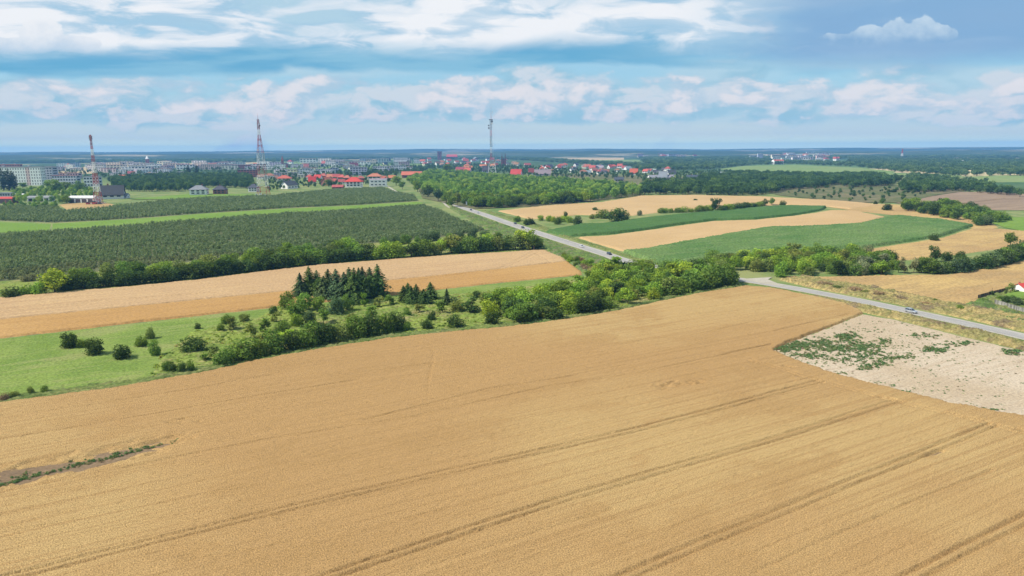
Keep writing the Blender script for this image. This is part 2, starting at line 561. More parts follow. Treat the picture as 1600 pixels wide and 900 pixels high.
M['asphalt'] = asphalt()
M['paint'] = plain('road_paint', (0.50, 0.49, 0.46), 0.6, 0.3, 0.2, 0.7)
M['bark'] = plain('bark', (0.115, 0.082, 0.055), 0.95, 0.05, 0.2, 3.0)
M['leaf'] = leaf_mat('foliage')
M['needle'] = leaf_mat('needles', None, 0.10)
GREENS = dict(dark=(0.066, 0.112, 0.030), mid=(0.130, 0.210, 0.040), lime=(0.255, 0.355, 0.045), olive=(0.172, 0.215, 0.056),
              blue=(0.090, 0.140, 0.060), spruce=(0.064, 0.100, 0.040), brown=(0.27, 0.205, 0.13), bright=(0.180, 0.290, 0.042), grey=(0.185, 0.215, 0.115))

# ------------------------------------------------------------------ ground, far land, hills


def far_land():
    """the plain itself: near it is grass under everything else, far off a patchwork of fields and woods"""
    mt, nt, bs = new_mat('country', 0.95, 0.05)
    tc = nt.new('ShaderNodeTexCoord')
    P = tc.outputs['Object']
    sep = nt.new('ShaderNodeSeparateXYZ')
    nt.l.new(P, sep.inputs[0])
    U, W = sep.outputs[0], sep.outputs[1]
    vo = nt.new('ShaderNodeTexVoronoi', voronoi_dimensions='2D')
    wp = nt.vm('MULTIPLY', nt.vm('SUBTRACT', nt.noise(P, 0.004, 2.0, 0.5, color=True), (0.5, 0.5, 0.5)), (160, 160, 0))
    nt.put(vo.inputs['Vector'], nt.vm('MULTIPLY', nt.vm('ADD', P, wp), (1.0, 0.55, 1.0)))
    vo.inputs['Scale'].default_value = 0.0022
    cr = nt.new('ShaderNodeValToRGB')
    cr.color_ramp.interpolation = 'CONSTANT'
    stops = [(0.0, (0.055, 0.095, 0.035)), (0.30, (0.13, 0.19, 0.06)), (0.42, (0.048, 0.085, 0.032)), (0.58, (0.33, 0.26, 0.14)),
             (0.66, (0.085, 0.14, 0.05)), (0.80, (0.045, 0.08, 0.03)), (0.93, (0.46, 0.37, 0.22))]
    e = cr.color_ramp.elements
    e[0].position, e[0].color = stops[0][0], (*stops[0][1], 1)
    e[1].position, e[1].color = stops[-1][0], (*stops[-1][1], 1)
    for p, c in stops[1:-1]:
        x = e.new(p)
        x.color = (*c, 1)
    s2 = nt.new('ShaderNodeSeparateXYZ')
    nt.l.new(vo.outputs['Color'], s2.inputs[0])
    nt.l.new(s2.outputs[0], cr.inputs[0])
    n = nt.noise(nt.comb(U, W), 0.02, 5.0, 0.65)
    g = nt.step(n, 0.3, 0.7, 0.75, 1.25)
    far = nt.mix(1.0, cr.outputs[0], nt.comb(g, g, g), 'MULTIPLY')
    nn = nt.noise(nt.comb(U, W), 0.035, 5.0, 0.6)
    near = nt.mix(nt.step(nn, 0.35, 0.68), (0.105, 0.155, 0.048), (0.19, 0.20, 0.08))
    dist = nt.m('POWER', nt.m('ADD', nt.m('MULTIPLY', U, U), nt.m('MULTIPLY', W, W)), 0.5)
    nt.put(bs.inputs['Base Color'], nt.mix(nt.step(dist, 1500, 2300), near, far))
    return mt


M['country'] = far_land()
_r = np.concatenate([[0], np.geomspace(30, 14300, 62)])
_a = np.linspace(0, 2 * pi, 97)[:-1]
V = [(0, 0, 0)] + [(r * cos(a), r * sin(a), 0) for r in _r[1:] for a in _a]
n_ = len(_a)
F_ = [(0, 1 + i, 1 + (i + 1) % n_) for i in range(n_)]
for k in range(len(_r) - 2):
    for i in range(n_):
        a0, b0 = 1 + k * n_, 1 + (k + 1) * n_
        F_.append((a0 + i, b0 + i, b0 + (i + 1) % n_, a0 + (i + 1) % n_))
tag(link('ground', mesh_py('ground', V, F_, M['country'])), kind='structure')

M['hill_wood'] = crop_mat('hill_wood', (0.040, 0.075, 0.032), (0.060, 0.10, 0.04), (0.10, 0.13, 0.06), 0.0007, (0.0004, 0.002), 0.01, 0.0, 0.6, 0.2,
                          (0.0013, 0.555, (0.40, 0.34, 0.22), 0.85))


def hills(name, dist, depth, az0, az1, prof, seed):
    """a long low ridge standing on the plain; prof(a) = crest height in metres"""
    A = np.linspace(az0, az1, 260)
    rows = np.linspace(0, 1, 12)
    V = []
    for t in rows:
        for a in A:
            d = dist + depth * t
            fade = smooth(np.array([(a - az0) / 0.08, (az1 - a) / 0.08])).min()
            h = prof(a) * (sin(pi * min(t * 0.62, 0.5)) if t < 0.8 else sin(pi * 0.5) * (1 - (t - 0.8) * 2)) * fade
            h += 2.5 * vnoise(np.array([a * 60 + seed]), np.array([t * 5.0]))[0] * min(1, t * 3) * fade
            V.append((d * sin(a), d * cos(a), h - 1.0))
    n = len(A)
    Fc = [(k * n + i, k * n + i + 1, (k + 1) * n + i + 1, (k + 1) * n + i) for k in range(len(rows) - 1) for i in range(n - 1)]
    return tag(link(name, mesh_np(name, np.array(V), np.array(Fc), [M['hill_wood']], True)), kind='structure')


def ridge(amp, base, f, ph):
    return lambda a: base + amp * (0.5 * sin(a * f + ph) + 0.3 * sin(a * f * 2.3 + ph * 2) + 0.2 * sin(a * f * 5.1 + ph))


hills('hills', 5600, 2600, -1.15, 1.15, lambda a: 40 + 12 * smooth(np.array([(0.62 - abs(a + 0.12)) / 0.4]))[0] * (0.6 + 0.4 * sin(a * 9)) + ridge(7, 0, 9, 1)(a), 1)
hills('hills', 8600, 4600, -1.2, 1.2, lambda a: 68 + 20 * math.exp(-((a + 0.17) / 0.2) ** 2) + 9 * math.exp(-((a - 0.12) / 0.1) ** 2) + ridge(9, 0, 11, 2)(a), 9)


def sheet(name, pts, mat, z=0.02, kind='structure', label=None, cat=None, world=False, jag=0.0):
    """a flat piece of ground; the outline is finely cut and slightly uneven"""
    P = np.array(pts, float) if world else poly(pts)
    out = []
    n = len(P)
    r = np.random.default_rng(len(name) + n)
    for i in range(n):
        a, b = P[i], P[(i + 1) % n]
        L = np.hypot(*(b - a))
        k = max(1, int(L / 6)) if jag else 1
        nrm = np.array([-(b - a)[1], (b - a)[0]]) / max(L, 1e-6)
        for j in range(k):
            p = a + (b - a) * j / k
            if jag and 0 < j:
                p = p + nrm * r.uniform(-jag, jag)
            out.append(p)
    C, S = cos(-ALPHA), sin(-ALPHA)
    V = [(C * p[0] - S * p[1], S * p[0] + C * p[1], 0) for p in out]
    me = mesh_py(name, V, [tuple(range(len(V)))], mat)
    o = link(name, me)
    o.rotation_euler = (0, 0, ALPHA)
    o.location = (0, 0, z)
    tag(o, label, cat, None, kind)
    return o


def canopy(name, pts, h, du, dv, rough, mat, label=None, cat=None, edge=0.7, lines=(), dips=(), low=0.25, kind='stuff', world=False,
           edge_wob=0.5, rows=0.0, tall=0.0, tall_scale=0.15, seed=0, base=0.0, drill=0.0):
    """standing crop or tall grass as a surface of real relief: the tops are uneven, wheel tracks and bare spots are gaps in it"""
    P = np.array(pts, float) if world else poly(pts)
    C, S = cos(-ALPHA), sin(-ALPHA)
    R = np.array([[C, S], [-S, C]])
    Q = P @ R
    u0, v0 = Q.min(0) - 1.5
    u1, v1 = Q.max(0) + 1.5
    nu, nv = int((u1 - u0) / du) + 2, int((v1 - v0) / dv) + 2
    r = np.random.default_rng(77 + seed)
    uu, vv = np.meshgrid(u0 + np.arange(nu) * du, v0 + np.arange(nv) * dv)
    uu = uu + r.uniform(-0.3, 0.3, uu.shape) * du
    vv = vv + r.uniform(-0.25, 0.25, vv.shape) * dv
    X = np.stack([uu.ravel(), vv.ravel()], 1)
    s = sdist(X, Q)
    s = s + edge_wob * (vnoise(X[:, 0] * 0.35 + seed, X[:, 1] * 0.35) + 0.6 * vnoise(X[:, 0] * 1.1, X[:, 1] * 1.1 + seed))
    z = np.full(len(X), float(h))
    z += low * (vnoise(X[:, 0] * 0.035 + seed, X[:, 1] * 0.06) + 0.5 * vnoise(X[:, 0] * 0.11, X[:, 1] * 0.25 + seed))
    if tall:
        t = vnoise(X[:, 0] * tall_scale + 3.1, X[:, 1] * tall_scale + seed) + 0.6 * vnoise(X[:, 0] * tall_scale * 2.7, X[:, 1] * tall_scale * 2.7 + 5)
        z += tall * np.clip(t, 0, 2)
    z += rough * (r.normal(0, 0.5, len(X)) + (0.5 * vnoise(X[:, 0] * 0.9, X[:, 1] * 0.9) if not drill else 0))
    if drill:
        z += drill * (vnoise(X[:, 0] * 0.02, X[:, 1] * 1.4 + seed) + 0.8 * vnoise(X[:, 0] * 0.012 + 9, X[:, 1] * 0.45))
    if rows:
        z += rough * np.cos(2 * pi * X[:, 1] / rows)
    gap = np.ones(len(X))
    for L, w, depth in lines:
        Lq = np.array(L) @ R
        d = line_dist(X, Lq)
        fade = 0.75 + 0.25 * vnoise(X[:, 0] * 0.12 + w * 50, X[:, 1] * 0.12)
        gap -= depth * fade * (1 - smooth((d - w * 0.55) / (w * 0.7)))
    for Lp, depth, soft in dips:
        dq = sdist(X, np.array(Lp) @ R) + 1.6 * vnoise(X[:, 0] * 0.3, X[:, 1] * 0.9) + 1.2 * vnoise(X[:, 0] * 1.2, X[:, 1] * 1.6)
        gap -= depth * smooth(dq / soft + 0.3)
    z = z * np.clip(gap, 0.0, 1) * smooth(s / edge) - 0.10 * (s <= 0) - 0.12 * (np.clip(gap, 0, 1) <= 0.03)
    z += base
    keep = s > -1.2
    I = np.arange(nu * nv).reshape(nv, nu)
    Fq = np.stack([I[:-1, :-1].ravel(), I[:-1, 1:].ravel(), I[1:, 1:].ravel(), I[1:, :-1].ravel()], 1)
    Fq = Fq[keep[Fq].any(1)]
    used = np.unique(Fq)
    mp = np.full(nu * nv, -1)
    mp[used] = np.arange(len(used))
    V = np.concatenate([X[used], z[used, None]], 1)
    o = link(name, mesh_np(name, V, mp[Fq], [mat], False))
    o.rotation_euler = (0, 0, ALPHA)
    tag(o, label, cat, None, kind)
    return o


def PL(pts):
    return [G(*p) for p in pts]


def off(L, d):
    """parallel line at distance d"""
    L = np.array(L)
    t = np.gradient(L, axis=0)
    t /= np.hypot(t[:, 0], t[:, 1])[:, None]
    return L + np.stack([-t[:, 1], t[:, 0]], 1) * d


# far fields (sheets lie a little above the plain)
_far_n = 0
for pts, mt in [
    ([(1120, 264.5), (1165, 259), (1240, 257.5), (1340, 262), (1402, 268), (1385, 272), (1270, 271.5), (1190, 268)], 'far_meadow'),
    ([(1505, 277), (1560, 274), (1760, 272), (1760, 285), (1600, 285), (1530, 283)], 'far_meadow'),
    ([(1530, 284.5), (1760, 286.5), (1760, 298), (1600, 299), (1560, 295)], 'far_green'),
    ([(1375, 270.5), (1500, 272), (1505, 278), (1400, 276)], 'far_meadow'),
    ([(905, 251.5), (950, 250), (1005, 251), (1000, 254), (920, 257)], 'far_meadow'),
    ([(860, 248.2), (915, 246.6), (960, 246.6), (955, 248.6), (880, 249.6)], 'far_pale'),
    ([(905, 247.8), (975, 246.2), (975, 249.6), (920, 250.8)], 'far_pale'),
    ([(980, 236.9), (1060, 236.0), (1075, 237.0), (1000, 238.2)], 'far_pale'),
    ([(1060, 242.2), (1180, 238.8), (1182, 241.6), (1075, 243.6)], 'far_pale'),
    ([(1470, 234.6), (1510, 234.2), (1515, 236.0), (1480, 236.2)], 'far_pale'),
    ([(1370, 246.2), (1460, 245.2), (1470, 246.4), (1400, 247.2)], 'far_pale'),
    ([(1530, 246.0), (1700, 244.0), (1700, 250.0), (1545, 250.0)], 'far_pale'),
    ([(60, 246.6), (128, 247.4), (126, 250.2), (60, 249.0)], 'far_pale'),
    ([(230, 245.2), (400, 243.6), (400, 245.4), (235, 247.0)], 'far_meadow'),
    ([(300, 248.6), (395, 247.6), (395, 249.2), (310, 249.8)], 'far_pale'),
    ([(725, 244.0), (770, 243.2), (772, 244.6), (730, 245.2)], 'far_pale'),
    ([(1290, 286), (1430, 290), (1520, 297), (1470, 304), (1410, 317), (1330, 317), (1220, 306), (1180, 296)], 'scrub'),
    ([(640, 268), (900, 278), (1010, 292), (1000, 306), (860, 322), (740, 327), (660, 310)], 'scrub'),
    ([(820, 270), (1120, 278), (1100, 292), (1000, 290), (880, 283)], 'scrub'),
    ([(200, 312), (300, 303), (400, 304), (415, 308), (300, 312)], 'lime_grass'),
]:
    _far_n += 1
    z = 0.05 + 0.03 * _far_n
    sheet('field', pts, M[mt], z)
sheet('field', [(1398, 318), (1450, 308), (1500, 300), (1545, 300), (1780, 312), (1780, 330), (1600, 329), (1540, 328.5), (1470, 322)], M['brown_soil'], 0.35)
sheet('field', [(1470, 321), (1570, 310), (1574, 310.6), (1478, 322.5)], M['dark_soil'], 0.37)
sheet('field', [(1540, 345), (1580, 340), (1760, 338), (1760, 366), (1600, 362), (1570, 356)], M['lime_grass'], 0.30)
sheet('field', [(1290, 323), (1372, 318.5), (1460, 322), (1540, 343), (1560, 356), (1528, 358), (1400, 337), (1330, 329)], M['stubble'], 0.10)

# ------------------------------------------------------------------ near fields
WHEAT = [(-160, 655), (0, 632), (120, 617), (200, 606), (300, 588), (400, 566), (500, 547), (600, 531), (700, 521), (800, 512), (870, 503), (950, 490), (1010, 477),
         (1060, 466), (1110, 457), (1165, 448), (1215, 453), (1280, 466), (1338, 480), (1348, 490), (1290, 514), (1240, 533), (1207, 547), (1250, 567),
         (1300, 584), (1400, 611), (1480, 631), (1540, 642), (1600, 653), (1780, 690), (1780, 960), (-160, 960)]
sheet('field', WHEAT, M['dark_soil'], 0.02)


def L2(pts, d=0.9):
    c = PL(pts)
    return [(off(c, d), 0.36, 0.86), (off(c, -d), 0.36, 0.86)]


TRACKS = []
TRACKS += L2([(760, 1000), (880, 948), (1000, 897), (1120, 845), (1250, 793), (1350, 750), (1450, 710), (1552, 667)])
TRACKS += L2([(330, 968), (560, 891), (750, 828), (900, 780), (1050, 735), (1200, 693), (1320, 655), (1402, 630)])
TRACKS += L2([(-60, 925), (60, 897), (180, 866), (400, 812), (700, 742), (840, 711), (1000, 674), (1150, 635), (1282, 599)])
TRACKS += L2([(1330, 955), (1440, 900), (1530, 853), (1620, 808), (1720, 764)])
TRACKS += [(t[0], 0.34, 0.45) for t in L2([(1170, 565), (1280, 598), (1390, 629), (1550, 668), (1620, 688), (1700, 710)])]
for pts, w, dp in [
    ([(0, 655), (120, 640), (300, 611), (430, 588)], 0.35, 0.45), ([(-40, 697), (120, 672), (300, 640), (480, 610), (560, 597)], 0.35, 0.45),
    ([(520, 592), (680, 570)], 0.35, 0.5), ([(570, 660), (760, 612), (900, 590)], 0.35, 0.45), ([(200, 735), (420, 690), (640, 656), (860, 607), (1000, 586), (1140, 556)], 0.4, 0.4),
    ([(673, 540), (678, 560), (670, 595), (668, 618)], 0.22, 0.3), ([(1130, 557), (1205, 541)], 0.45, 0.75), ([(900, 514), (1000, 505), (1120, 490), (1300, 480)], 0.3, 0.35),
    ([(1210, 520), (1330, 492)], 0.3, 0.5), ([(960, 540), (1100, 523), (1200, 500)], 0.3, 0.35),
    ([(1100, 700), (1240, 668), (1420, 640)], 0.3, 0.3), ([(1180, 900), (1300, 845), (1450, 780), (1550, 740)], 0.3, 0.4), ([(1050, 830), (1200, 770), (1330, 720)], 0.3, 0.28),
    ([(300, 880), (480, 850), (700, 800)], 0.3, 0.3), ([(0, 840), (200, 800), (420, 760)], 0.3, 0.3), ([(640, 900), (800, 850), (960, 800)], 0.3, 0.3),
    ([(1225, 575), (1240, 577)], 0.5, 0.9), ([(1375, 625), (1397, 628)], 0.6, 0.95), ([(1452, 714), (1472, 708)], 0.7, 0.95), ([(1590, 675), (1605, 677)], 0.6, 0.9),
]:
    TRACKS.append((np.array(PL(pts)), w, dp))
DIPS = [(PL([(-40, 742), (0, 732), (60, 722), (100, 717), (160, 704), (210, 694), (265, 684), (308, 683), (290, 696), (230, 716), (170, 734), (100, 750), (0, 771), (-40, 780)]), 1.0, 5.0),
        (PL([(1015, 607), (1050, 600), (1100, 598), (1078, 605), (1040, 609)]), 0.75, 2.5),
        (PL([(270, 664), (300, 659), (305, 662), (280, 668)]), 0.7, 2.0),
        (PL([(225, 862), (330, 868), (310, 880), (240, 872)]), 0.5, 4.0)]
canopy('wheat_field', WHEAT, 0.82, 0.60, 0.27, 0.11, M['wheat'], 'ripe golden wheat field with paired tractor tracks filling the foreground', 'wheat field',
       0.5, TRACKS, DIPS, 0.12, drill=0.05)

# long strip field on the left: pale upper half, deeper gold lower half
STRIP = [(-160, 485), (0, 466.5), (100, 458), (200, 449), (300, 439.5), (400, 427), (500, 415), (580, 409), (700, 400), (780, 395.5), (850, 391), (880, 404), (908, 425),
         (908, 430), (800, 440), (700, 451), (600, 463), (480, 475), (350, 489), (200, 506), (0, 529), (-160, 548)]
MIDL = [(-160, 517), (0, 501), (200, 481), (400, 461), (560, 444), (700, 430), (800, 419), (886, 409)]
sheet('field', STRIP, M['dark_soil'], 0.02)
UPS = STRIP[:12] + MIDL[::-1]
LOS = MIDL + STRIP[12:]
strk = [(np.array(PL(p)), 0.6, 0.55) for p in ([(770, 428), (800, 412), (830, 396)], [(775, 428), (812, 410), (842, 395)], [(500, 447), (640, 441), (760, 424)],
                                               [(60, 478), (300, 462), (420, 455)], [(-20, 493), (150, 474), (330, 459)], [(832, 394), (868, 415)])]
canopy('wheat_strip', UPS, 0.8, 1.0, 0.6, 0.10, M['wheat_tan'], 'pale tan upper band of the long grain strip below the orchard hedge', 'wheat field', 0.8, strk, (), 0.2, seed=1)
canopy('wheat_strip', LOS, 0.72, 1.0, 0.6, 0.08, M['wheat_gold'], 'deep golden lower band of the long grain strip above the green meadow', 'wheat field', 0.8, strk[:3], (), 0.2, seed=2)

# meadow and rough grass between the two
MEADOW = [(-160, 548), (0, 530), (200, 507), (350, 490), (480, 476), (600, 464), (700, 452), (800, 441), (908, 431), (940, 445), (800, 470), (640, 480), (480, 490), (400, 510), (345, 545), (260, 580),
          (200, 600), (100, 615), (0, 628), (-160, 648)]
canopy('meadow_grass', MEADOW, 0.22, 0.8, 0.7, 0.10, M['meadow'], 'bright green mown meadow at the left between the two grain fields', 'meadow', 1.2, (), (), 0.05, seed=3)
ROUGH = [(300, 520), (400, 500), (430, 480), (560, 478), (700, 462), (800, 452), (905, 438), (940, 420), (1000, 418), (1100, 428), (1160, 444), (1110, 456), (1060, 465), (1010, 476), (950, 489),
         (870, 502), (800, 511), (700, 520), (600, 530), (500, 546), (400, 565), (300, 587), (230, 598), (250, 560)]
canopy('rough_grass', ROUGH, 0.45, 0.8, 0.7, 0.22, M['rough'], 'yellow green rough grass and weeds among the bushes on the bank', 'grass', 1.0, (), (), 0.12, tall=0.45, tall_scale=0.2, seed=4)
canopy('field_margin', [(-160, 640), (0, 622), (120, 606), (200, 596), (230, 592), (400, 558), (500, 540), (600, 525), (700, 515), (800, 507), (870, 498), (950, 485), (1010, 472), (1060, 461), (1110, 453),
                        (1150, 446), (1165, 448.5), (1110, 457.5), (1060, 466.5), (1010, 477.5), (950, 490.5), (870, 503.5), (800, 513), (700, 522), (600, 532.5), (500, 548.5), (400, 567.5), (300, 590),
                        (200, 607.5), (120, 618.5), (0, 634), (-160, 657)], 0.7, 0.6, 0.5, 0.28, M['green_verge'], 'tall weedy grass margin along the upper edge of the wheat', 'grass', 0.8, (), (), 0.15,
       tall=0.5, tall_scale=0.3, seed=5)

# bare sandy field on the right
SOIL = [(1207, 547), (1240, 533), (1290, 514), (1348, 491), (1400, 500), (1500, 525), (1600, 549), (1780, 592), (1780, 690), (1600, 652), (1540, 641), (1480, 630), (1400, 610), (1300, 583), (1250, 566)]
canopy('bare_field', SOIL, 0.10, 0.8, 0.6, 0.07, M['soil'], None, None, 0.6, (), (), 0.03, 'structure', seed=6, edge_wob=0.3)

# ------------------------------------------------------------------ road
_c = np.array([(-140, 1090), (-86, 910)] + PL([(722, 324), (760, 337), (800, 351), (850, 367.5), (900, 383.5), (950, 399), (1000, 413.5), (1190, 442.5), (1250, 453), (1350, 472), (1450, 493.5), (1540, 513.5),
                                               (1600, 527)]) + [(196, 165), (218, 80), (236, 0)])


def catmull(P, step=4.0):
    out = []
    P = np.vstack([2 * P[0] - P[1], P, 2 * P[-1] - P[-2]])
    for i in range(1, len(P) - 2):
        p0, p1, p2, p3 = P[i - 1:i + 3]
        k = max(2, int(np.hypot(*(p2 - p1)) / step))
        for t in np.linspace(0, 1, k, endpoint=False):
            out.append(0.5 * ((2 * p1) + (-p0 + p2) * t + (2 * p0 - 5 * p1 + 4 * p2 - p3) * t * t + (-p0 + 3 * p1 - 3 * p2 + p3) * t ** 3))
    out.append(P[-2])
    return np.array(out)


ROAD = catmull(_c)
for _ in range(6):                       # ease the bends
    ROAD[1:-1] = (ROAD[:-2] + 2 * ROAD[1:-1] + ROAD[2:]) / 4


def ribbon(name, L, offs, z, mat, parent=None, uvs=True, dash=None):
    """strip along a line; offs = (left edges, right edges) per point"""
    a, b = off(L, 1.0) - L, None
    lo, hi = offs
    A = L + a * np.asarray(lo).reshape(-1, 1)
    B = L + a * np.asarray(hi).reshape(-1, 1)
    s = np.concatenate([[0], np.cumsum(np.hypot(*np.diff(L, axis=0).T))])
    n = len(L)
    V = np.zeros((2 * n, 3))
    V[:n, :2], V[n:, :2] = A, B
    V[:, 2] = z
    idx = [i for i in range(n - 1) if dash is None or (s[i] % dash[0]) < dash[1]]
    Fc = np.array([(n + i, i, i + 1, n + i + 1) for i in idx])
    me = mesh_np(name, V, Fc, [mat])
    if uvs:
        uv = me.uv_layers.new(name='UVMap')
        lo_, hi_ = np.broadcast_to(np.asarray(lo, float).ravel(), (n,)), np.broadcast_to(np.asarray(hi, float).ravel(), (n,))
        U = np.concatenate([np.stack([lo_, s], 1), np.stack([hi_, s], 1)])
        li = np.zeros(len(me.loops), np.int32)
        me.loops.foreach_get('vertex_index', li)
        uv.data.foreach_set('uv', U[li].astype(np.float32).ravel())
    return link(name, me, parent)


_d = ROAD[:, 1]
HW = np.interp(_d, [200, 300, 420, 600, 900], [3.3, 3.4, 4.2, 4.6, 4.8])
RZ = 0.30
road = tag(ribbon('road', ROAD, (-HW, HW), RZ, M['asphalt']), kind='structure')
ribbon('shoulder', ROAD, (-HW - 1.1, -HW + 0.1), RZ - 0.02, M['gravel'], road)
ribbon('shoulder', ROAD, (HW - 0.1, HW + 1.1), RZ - 0.02, M['gravel'], road)
ribbon('embankment', ROAD, (-HW - 1.2, HW + 1.2), RZ - 0.04, M['green_verge'], road)
fine = catmull(ROAD[::6], 1.0)
fh = np.interp(fine[:, 1], [200, 300, 420, 600, 900], [3.3, 3.4, 4.2, 4.6, 4.8])
ribbon('edge_line', fine, (-fh + 0.2, -fh + 0.34), RZ + 0.006, M['paint'], road)
ribbon('edge_line', fine, (fh - 0.34, fh - 0.2), RZ + 0.006, M['paint'], road)
ribbon('centre_line', fine, (np.full(len(fine), -0.06), np.full(len(fine), 0.06)), RZ + 0.006, M['paint'], road, dash=(12.0, 4.0))
for sgn in (-1, 1):                      # sloping sides of the road bed
    A = off(ROAD, 1.0) - ROAD
    e1, e2 = ROAD + A * (sgn * (HW + 1.15))[:, None], ROAD + A * (sgn * (HW + 2.6))[:, None]
    n = len(ROAD)
    V = np.zeros((2 * n, 3))
    V[:n, :2], V[n:, :2] = e1, e2
    V[:n, 2], V[n:, 2] = RZ - 0.04, -0.05
    link('bank_slope', mesh_np('bank_slope', V, np.array([(i, i + 1, n + i + 1, n + i) for i in range(n - 1)]), [M['green_verge']]), road)

# junction and side track
jt = catmull(np.array(PL([(1150, 437), (1178, 440), (1205, 441), (1225, 436), (1232, 430), (1226, 424)])), 2.0)
sheet('side_track', [(1158, 436.5), (1195, 434.5), (1207, 433.5), (1200, 437.5), (1222, 446.5), (1250, 452), (1190, 444)], M['gravel'], RZ + 0.01)
sheet('side_track', [(1150, 434), (1170, 439), (1165, 441), (1120, 431), (1085, 424), (1090, 422.5)], M['gravel'], 0.08)
# dirt track along the orchard
ot = catmull(np.array(PL([(648, 291), (668, 303), (690, 315), (700, 323), (722, 335), (742, 347), (757, 356), (775, 362)])), 6.0)
trk = ribbon('dirt_track', ot, (np.full(len(ot), -1.3), np.full(len(ot), 1.3)), 0.14, M['gravel'])
tag(trk, kind='structure')
ot2 = catmull(np.array(PL([(604, 290), (615, 297), (622, 301)])), 4.0)
tag(ribbon('dirt_track', ot2, (np.full(len(ot2), -2.0), np.full(len(ot2), 2.0)), 0.14, M['gravel']), kind='structure')

# ------------------------------------------------------------------ verges and banks beside the road
canopy('verge_grass', [(1215, 437), (1260, 431), (1300, 440), (1360, 449), (1420, 460), (1470, 471), (1530, 480), (1600, 496), (1780, 540), (1780, 556), (1600, 519), (1540, 505.5), (1450, 486), (1350, 465), (1260, 448.5)],
       0.75, 0.6, 0.5, 0.32, M['verge'], 'dry golden and brown grass bank on the far side of the road', 'grass', 1.0, (), (), 0.2, tall=0.9, tall_scale=0.22, seed=7)
canopy('verge_grass', [(1260, 459.5), (1350, 478), (1450, 500), (1540, 520), (1600, 534.5), (1780, 577), (1780, 590), (1600, 548), (1500, 524), (1400, 499), (1350, 489), (1290, 470)],
       0.7, 0.5, 0.4, 0.30, M['verge'], 'narrow golden grass verge between the road and the bare field', 'grass', 0.8, (), (), 0.15, tall=0.5, tall_scale=0.3, seed=8)
canopy('bank_weeds', [(725, 329), (760, 343), (800, 357), (850, 374), (900, 390), (950, 406), (1000, 420), (1010, 426), (960, 436), (915, 430), (885, 408), (845, 390), (800, 384), (770, 365), (740, 348), (700, 324)],
       0.6, 1.0, 0.9, 0.35, M['bank'], 'weedy green embankment falling from the road to the grain strip', 'grass', 1.0, (), (), 0.2, tall=1.0, tall_scale=0.12, seed=9)
canopy('bank_weeds', [(752, 328), (800, 339), (845, 352), (880, 366), (930, 382), (980, 399), (1020, 411), (1012, 411), (960, 396), (905, 378), (850, 360), (805, 345), (770, 335)],
       0.5, 1.0, 0.8, 0.25, M['green_verge'], 'thin green verge on the upper side of the road', 'grass', 0.8, (), (), 0.15, tall=0.5, tall_scale=0.2, seed=10)

# ------------------------------------------------------------------ fields right of the road
W1 = [(778, 330), (850, 322), (940, 316), (1000, 306.5), (1080, 305), (1200, 308), (1300, 313), (1378, 320), (1330, 327), (1285, 322), (1225, 320), (1150, 324), (1040, 331), (990, 337), (900, 336), (860, 342), (825, 342)]
canopy('wheat_field', W1, 0.8, 1.8, 1.5, 0.10, M['wheat_pale'], 'pale wheat field below the wood, farthest of the grain fields right of the road', 'wheat field', 1.5,
       [(np.array(PL([(800, 336), (870, 330), (940, 328), (1000, 321), (1060, 315), (1095, 313)])), 2.2, 0.97)], (), 0.3, seed=11)
C1 = [(853, 363), (905, 352.5), (960, 350), (1000, 343.5), (1060, 337), (1130, 330), (1200, 325), (1235, 322.5), (1292, 324), (1285, 329), (1240, 337), (1180, 343), (1115, 345), (1060, 352), (1000, 361), (960, 366), (890, 370.5)]
canopy('maize_field', C1, 2.0, 1.1, 0.9, 0.22, M['maize'], 'dark green maize strip between two pale wheat fields', 'maize field', 1.2, (), (), 0.3, seed=12)
W2 = [(903, 372), (960, 367.5), (1060, 353.5), (1115, 346.5), (1180, 344.5), (1240, 338.5), (1296, 329), (1340, 330), (1383, 339.5), (1340, 350), (1280, 354), (1200, 356), (1150, 364), (1060, 381), (1010, 390), (972, 393)]
canopy('wheat_field', W2, 0.75, 1.1, 0.9, 0.08, M['wheat_pale'], 'curving pale wheat strip between the two green maize fields', 'wheat field', 1.2, (),
       [(PL([(955, 385), (1000, 383), (1045, 384), (1010, 387), (975, 388)]), 0.5, 8.0)], 0.3, seed=13)
C2 = [(974, 394.5), (1012, 391), (1060, 382), (1150, 365.5), (1200, 357.5), (1280, 355.5), (1340, 351.5), (1385, 341), (1402, 338.5), (1470, 344.5), (1522, 353.5), (1468, 371), (1400, 381), (1352, 388), (1280, 391), (1150, 404),
      (1080, 413), (1026, 413)]
canopy('maize_field', C2, 2.0, 1.0, 0.9, 0.3, M['maize_light'], 'broad lighter green maize field above the roadside thicket', 'maize field', 1.2, (), (), 0.35, tall=0.3, tall_scale=0.05, seed=14)
W3 = [(1340, 392), (1400, 383), (1470, 372.5), (1528, 354.5), (1590, 361), (1700, 366), (1780, 372), (1780, 392), (1600, 384), (1540, 392), (1480, 400), (1400, 408), (1350, 402)]
canopy('wheat_field', W3, 0.55, 1.3, 1.1, 0.10, M['stubble'], 'tawny grain field behind the dark hedge at the right', 'wheat field', 1.2, (), (), 0.3, seed=15)
W4 = [(1222, 434), (1300, 433), (1400, 431), (1480, 430), (1540, 420), (1600, 407), (1780, 395), (1780, 455), (1600, 445), (1532, 468), (1490, 478), (1420, 462), (1360, 450), (1300, 441), (1240, 432)]
canopy('wheat_field', W4, 0.6, 1.0, 0.8, 0.12, M['stubble'], 'yellow grain field between the road bank and the dark hedge', 'wheat field', 1.0,
       [(np.array(PL([(1540, 432), (1600, 424), (1700, 415)])), 0.7, 0.6), (np.array(PL([(1300, 438), (1420, 441), (1540, 447)])), 0.6, 0.3)], (), 0.3, seed=16)

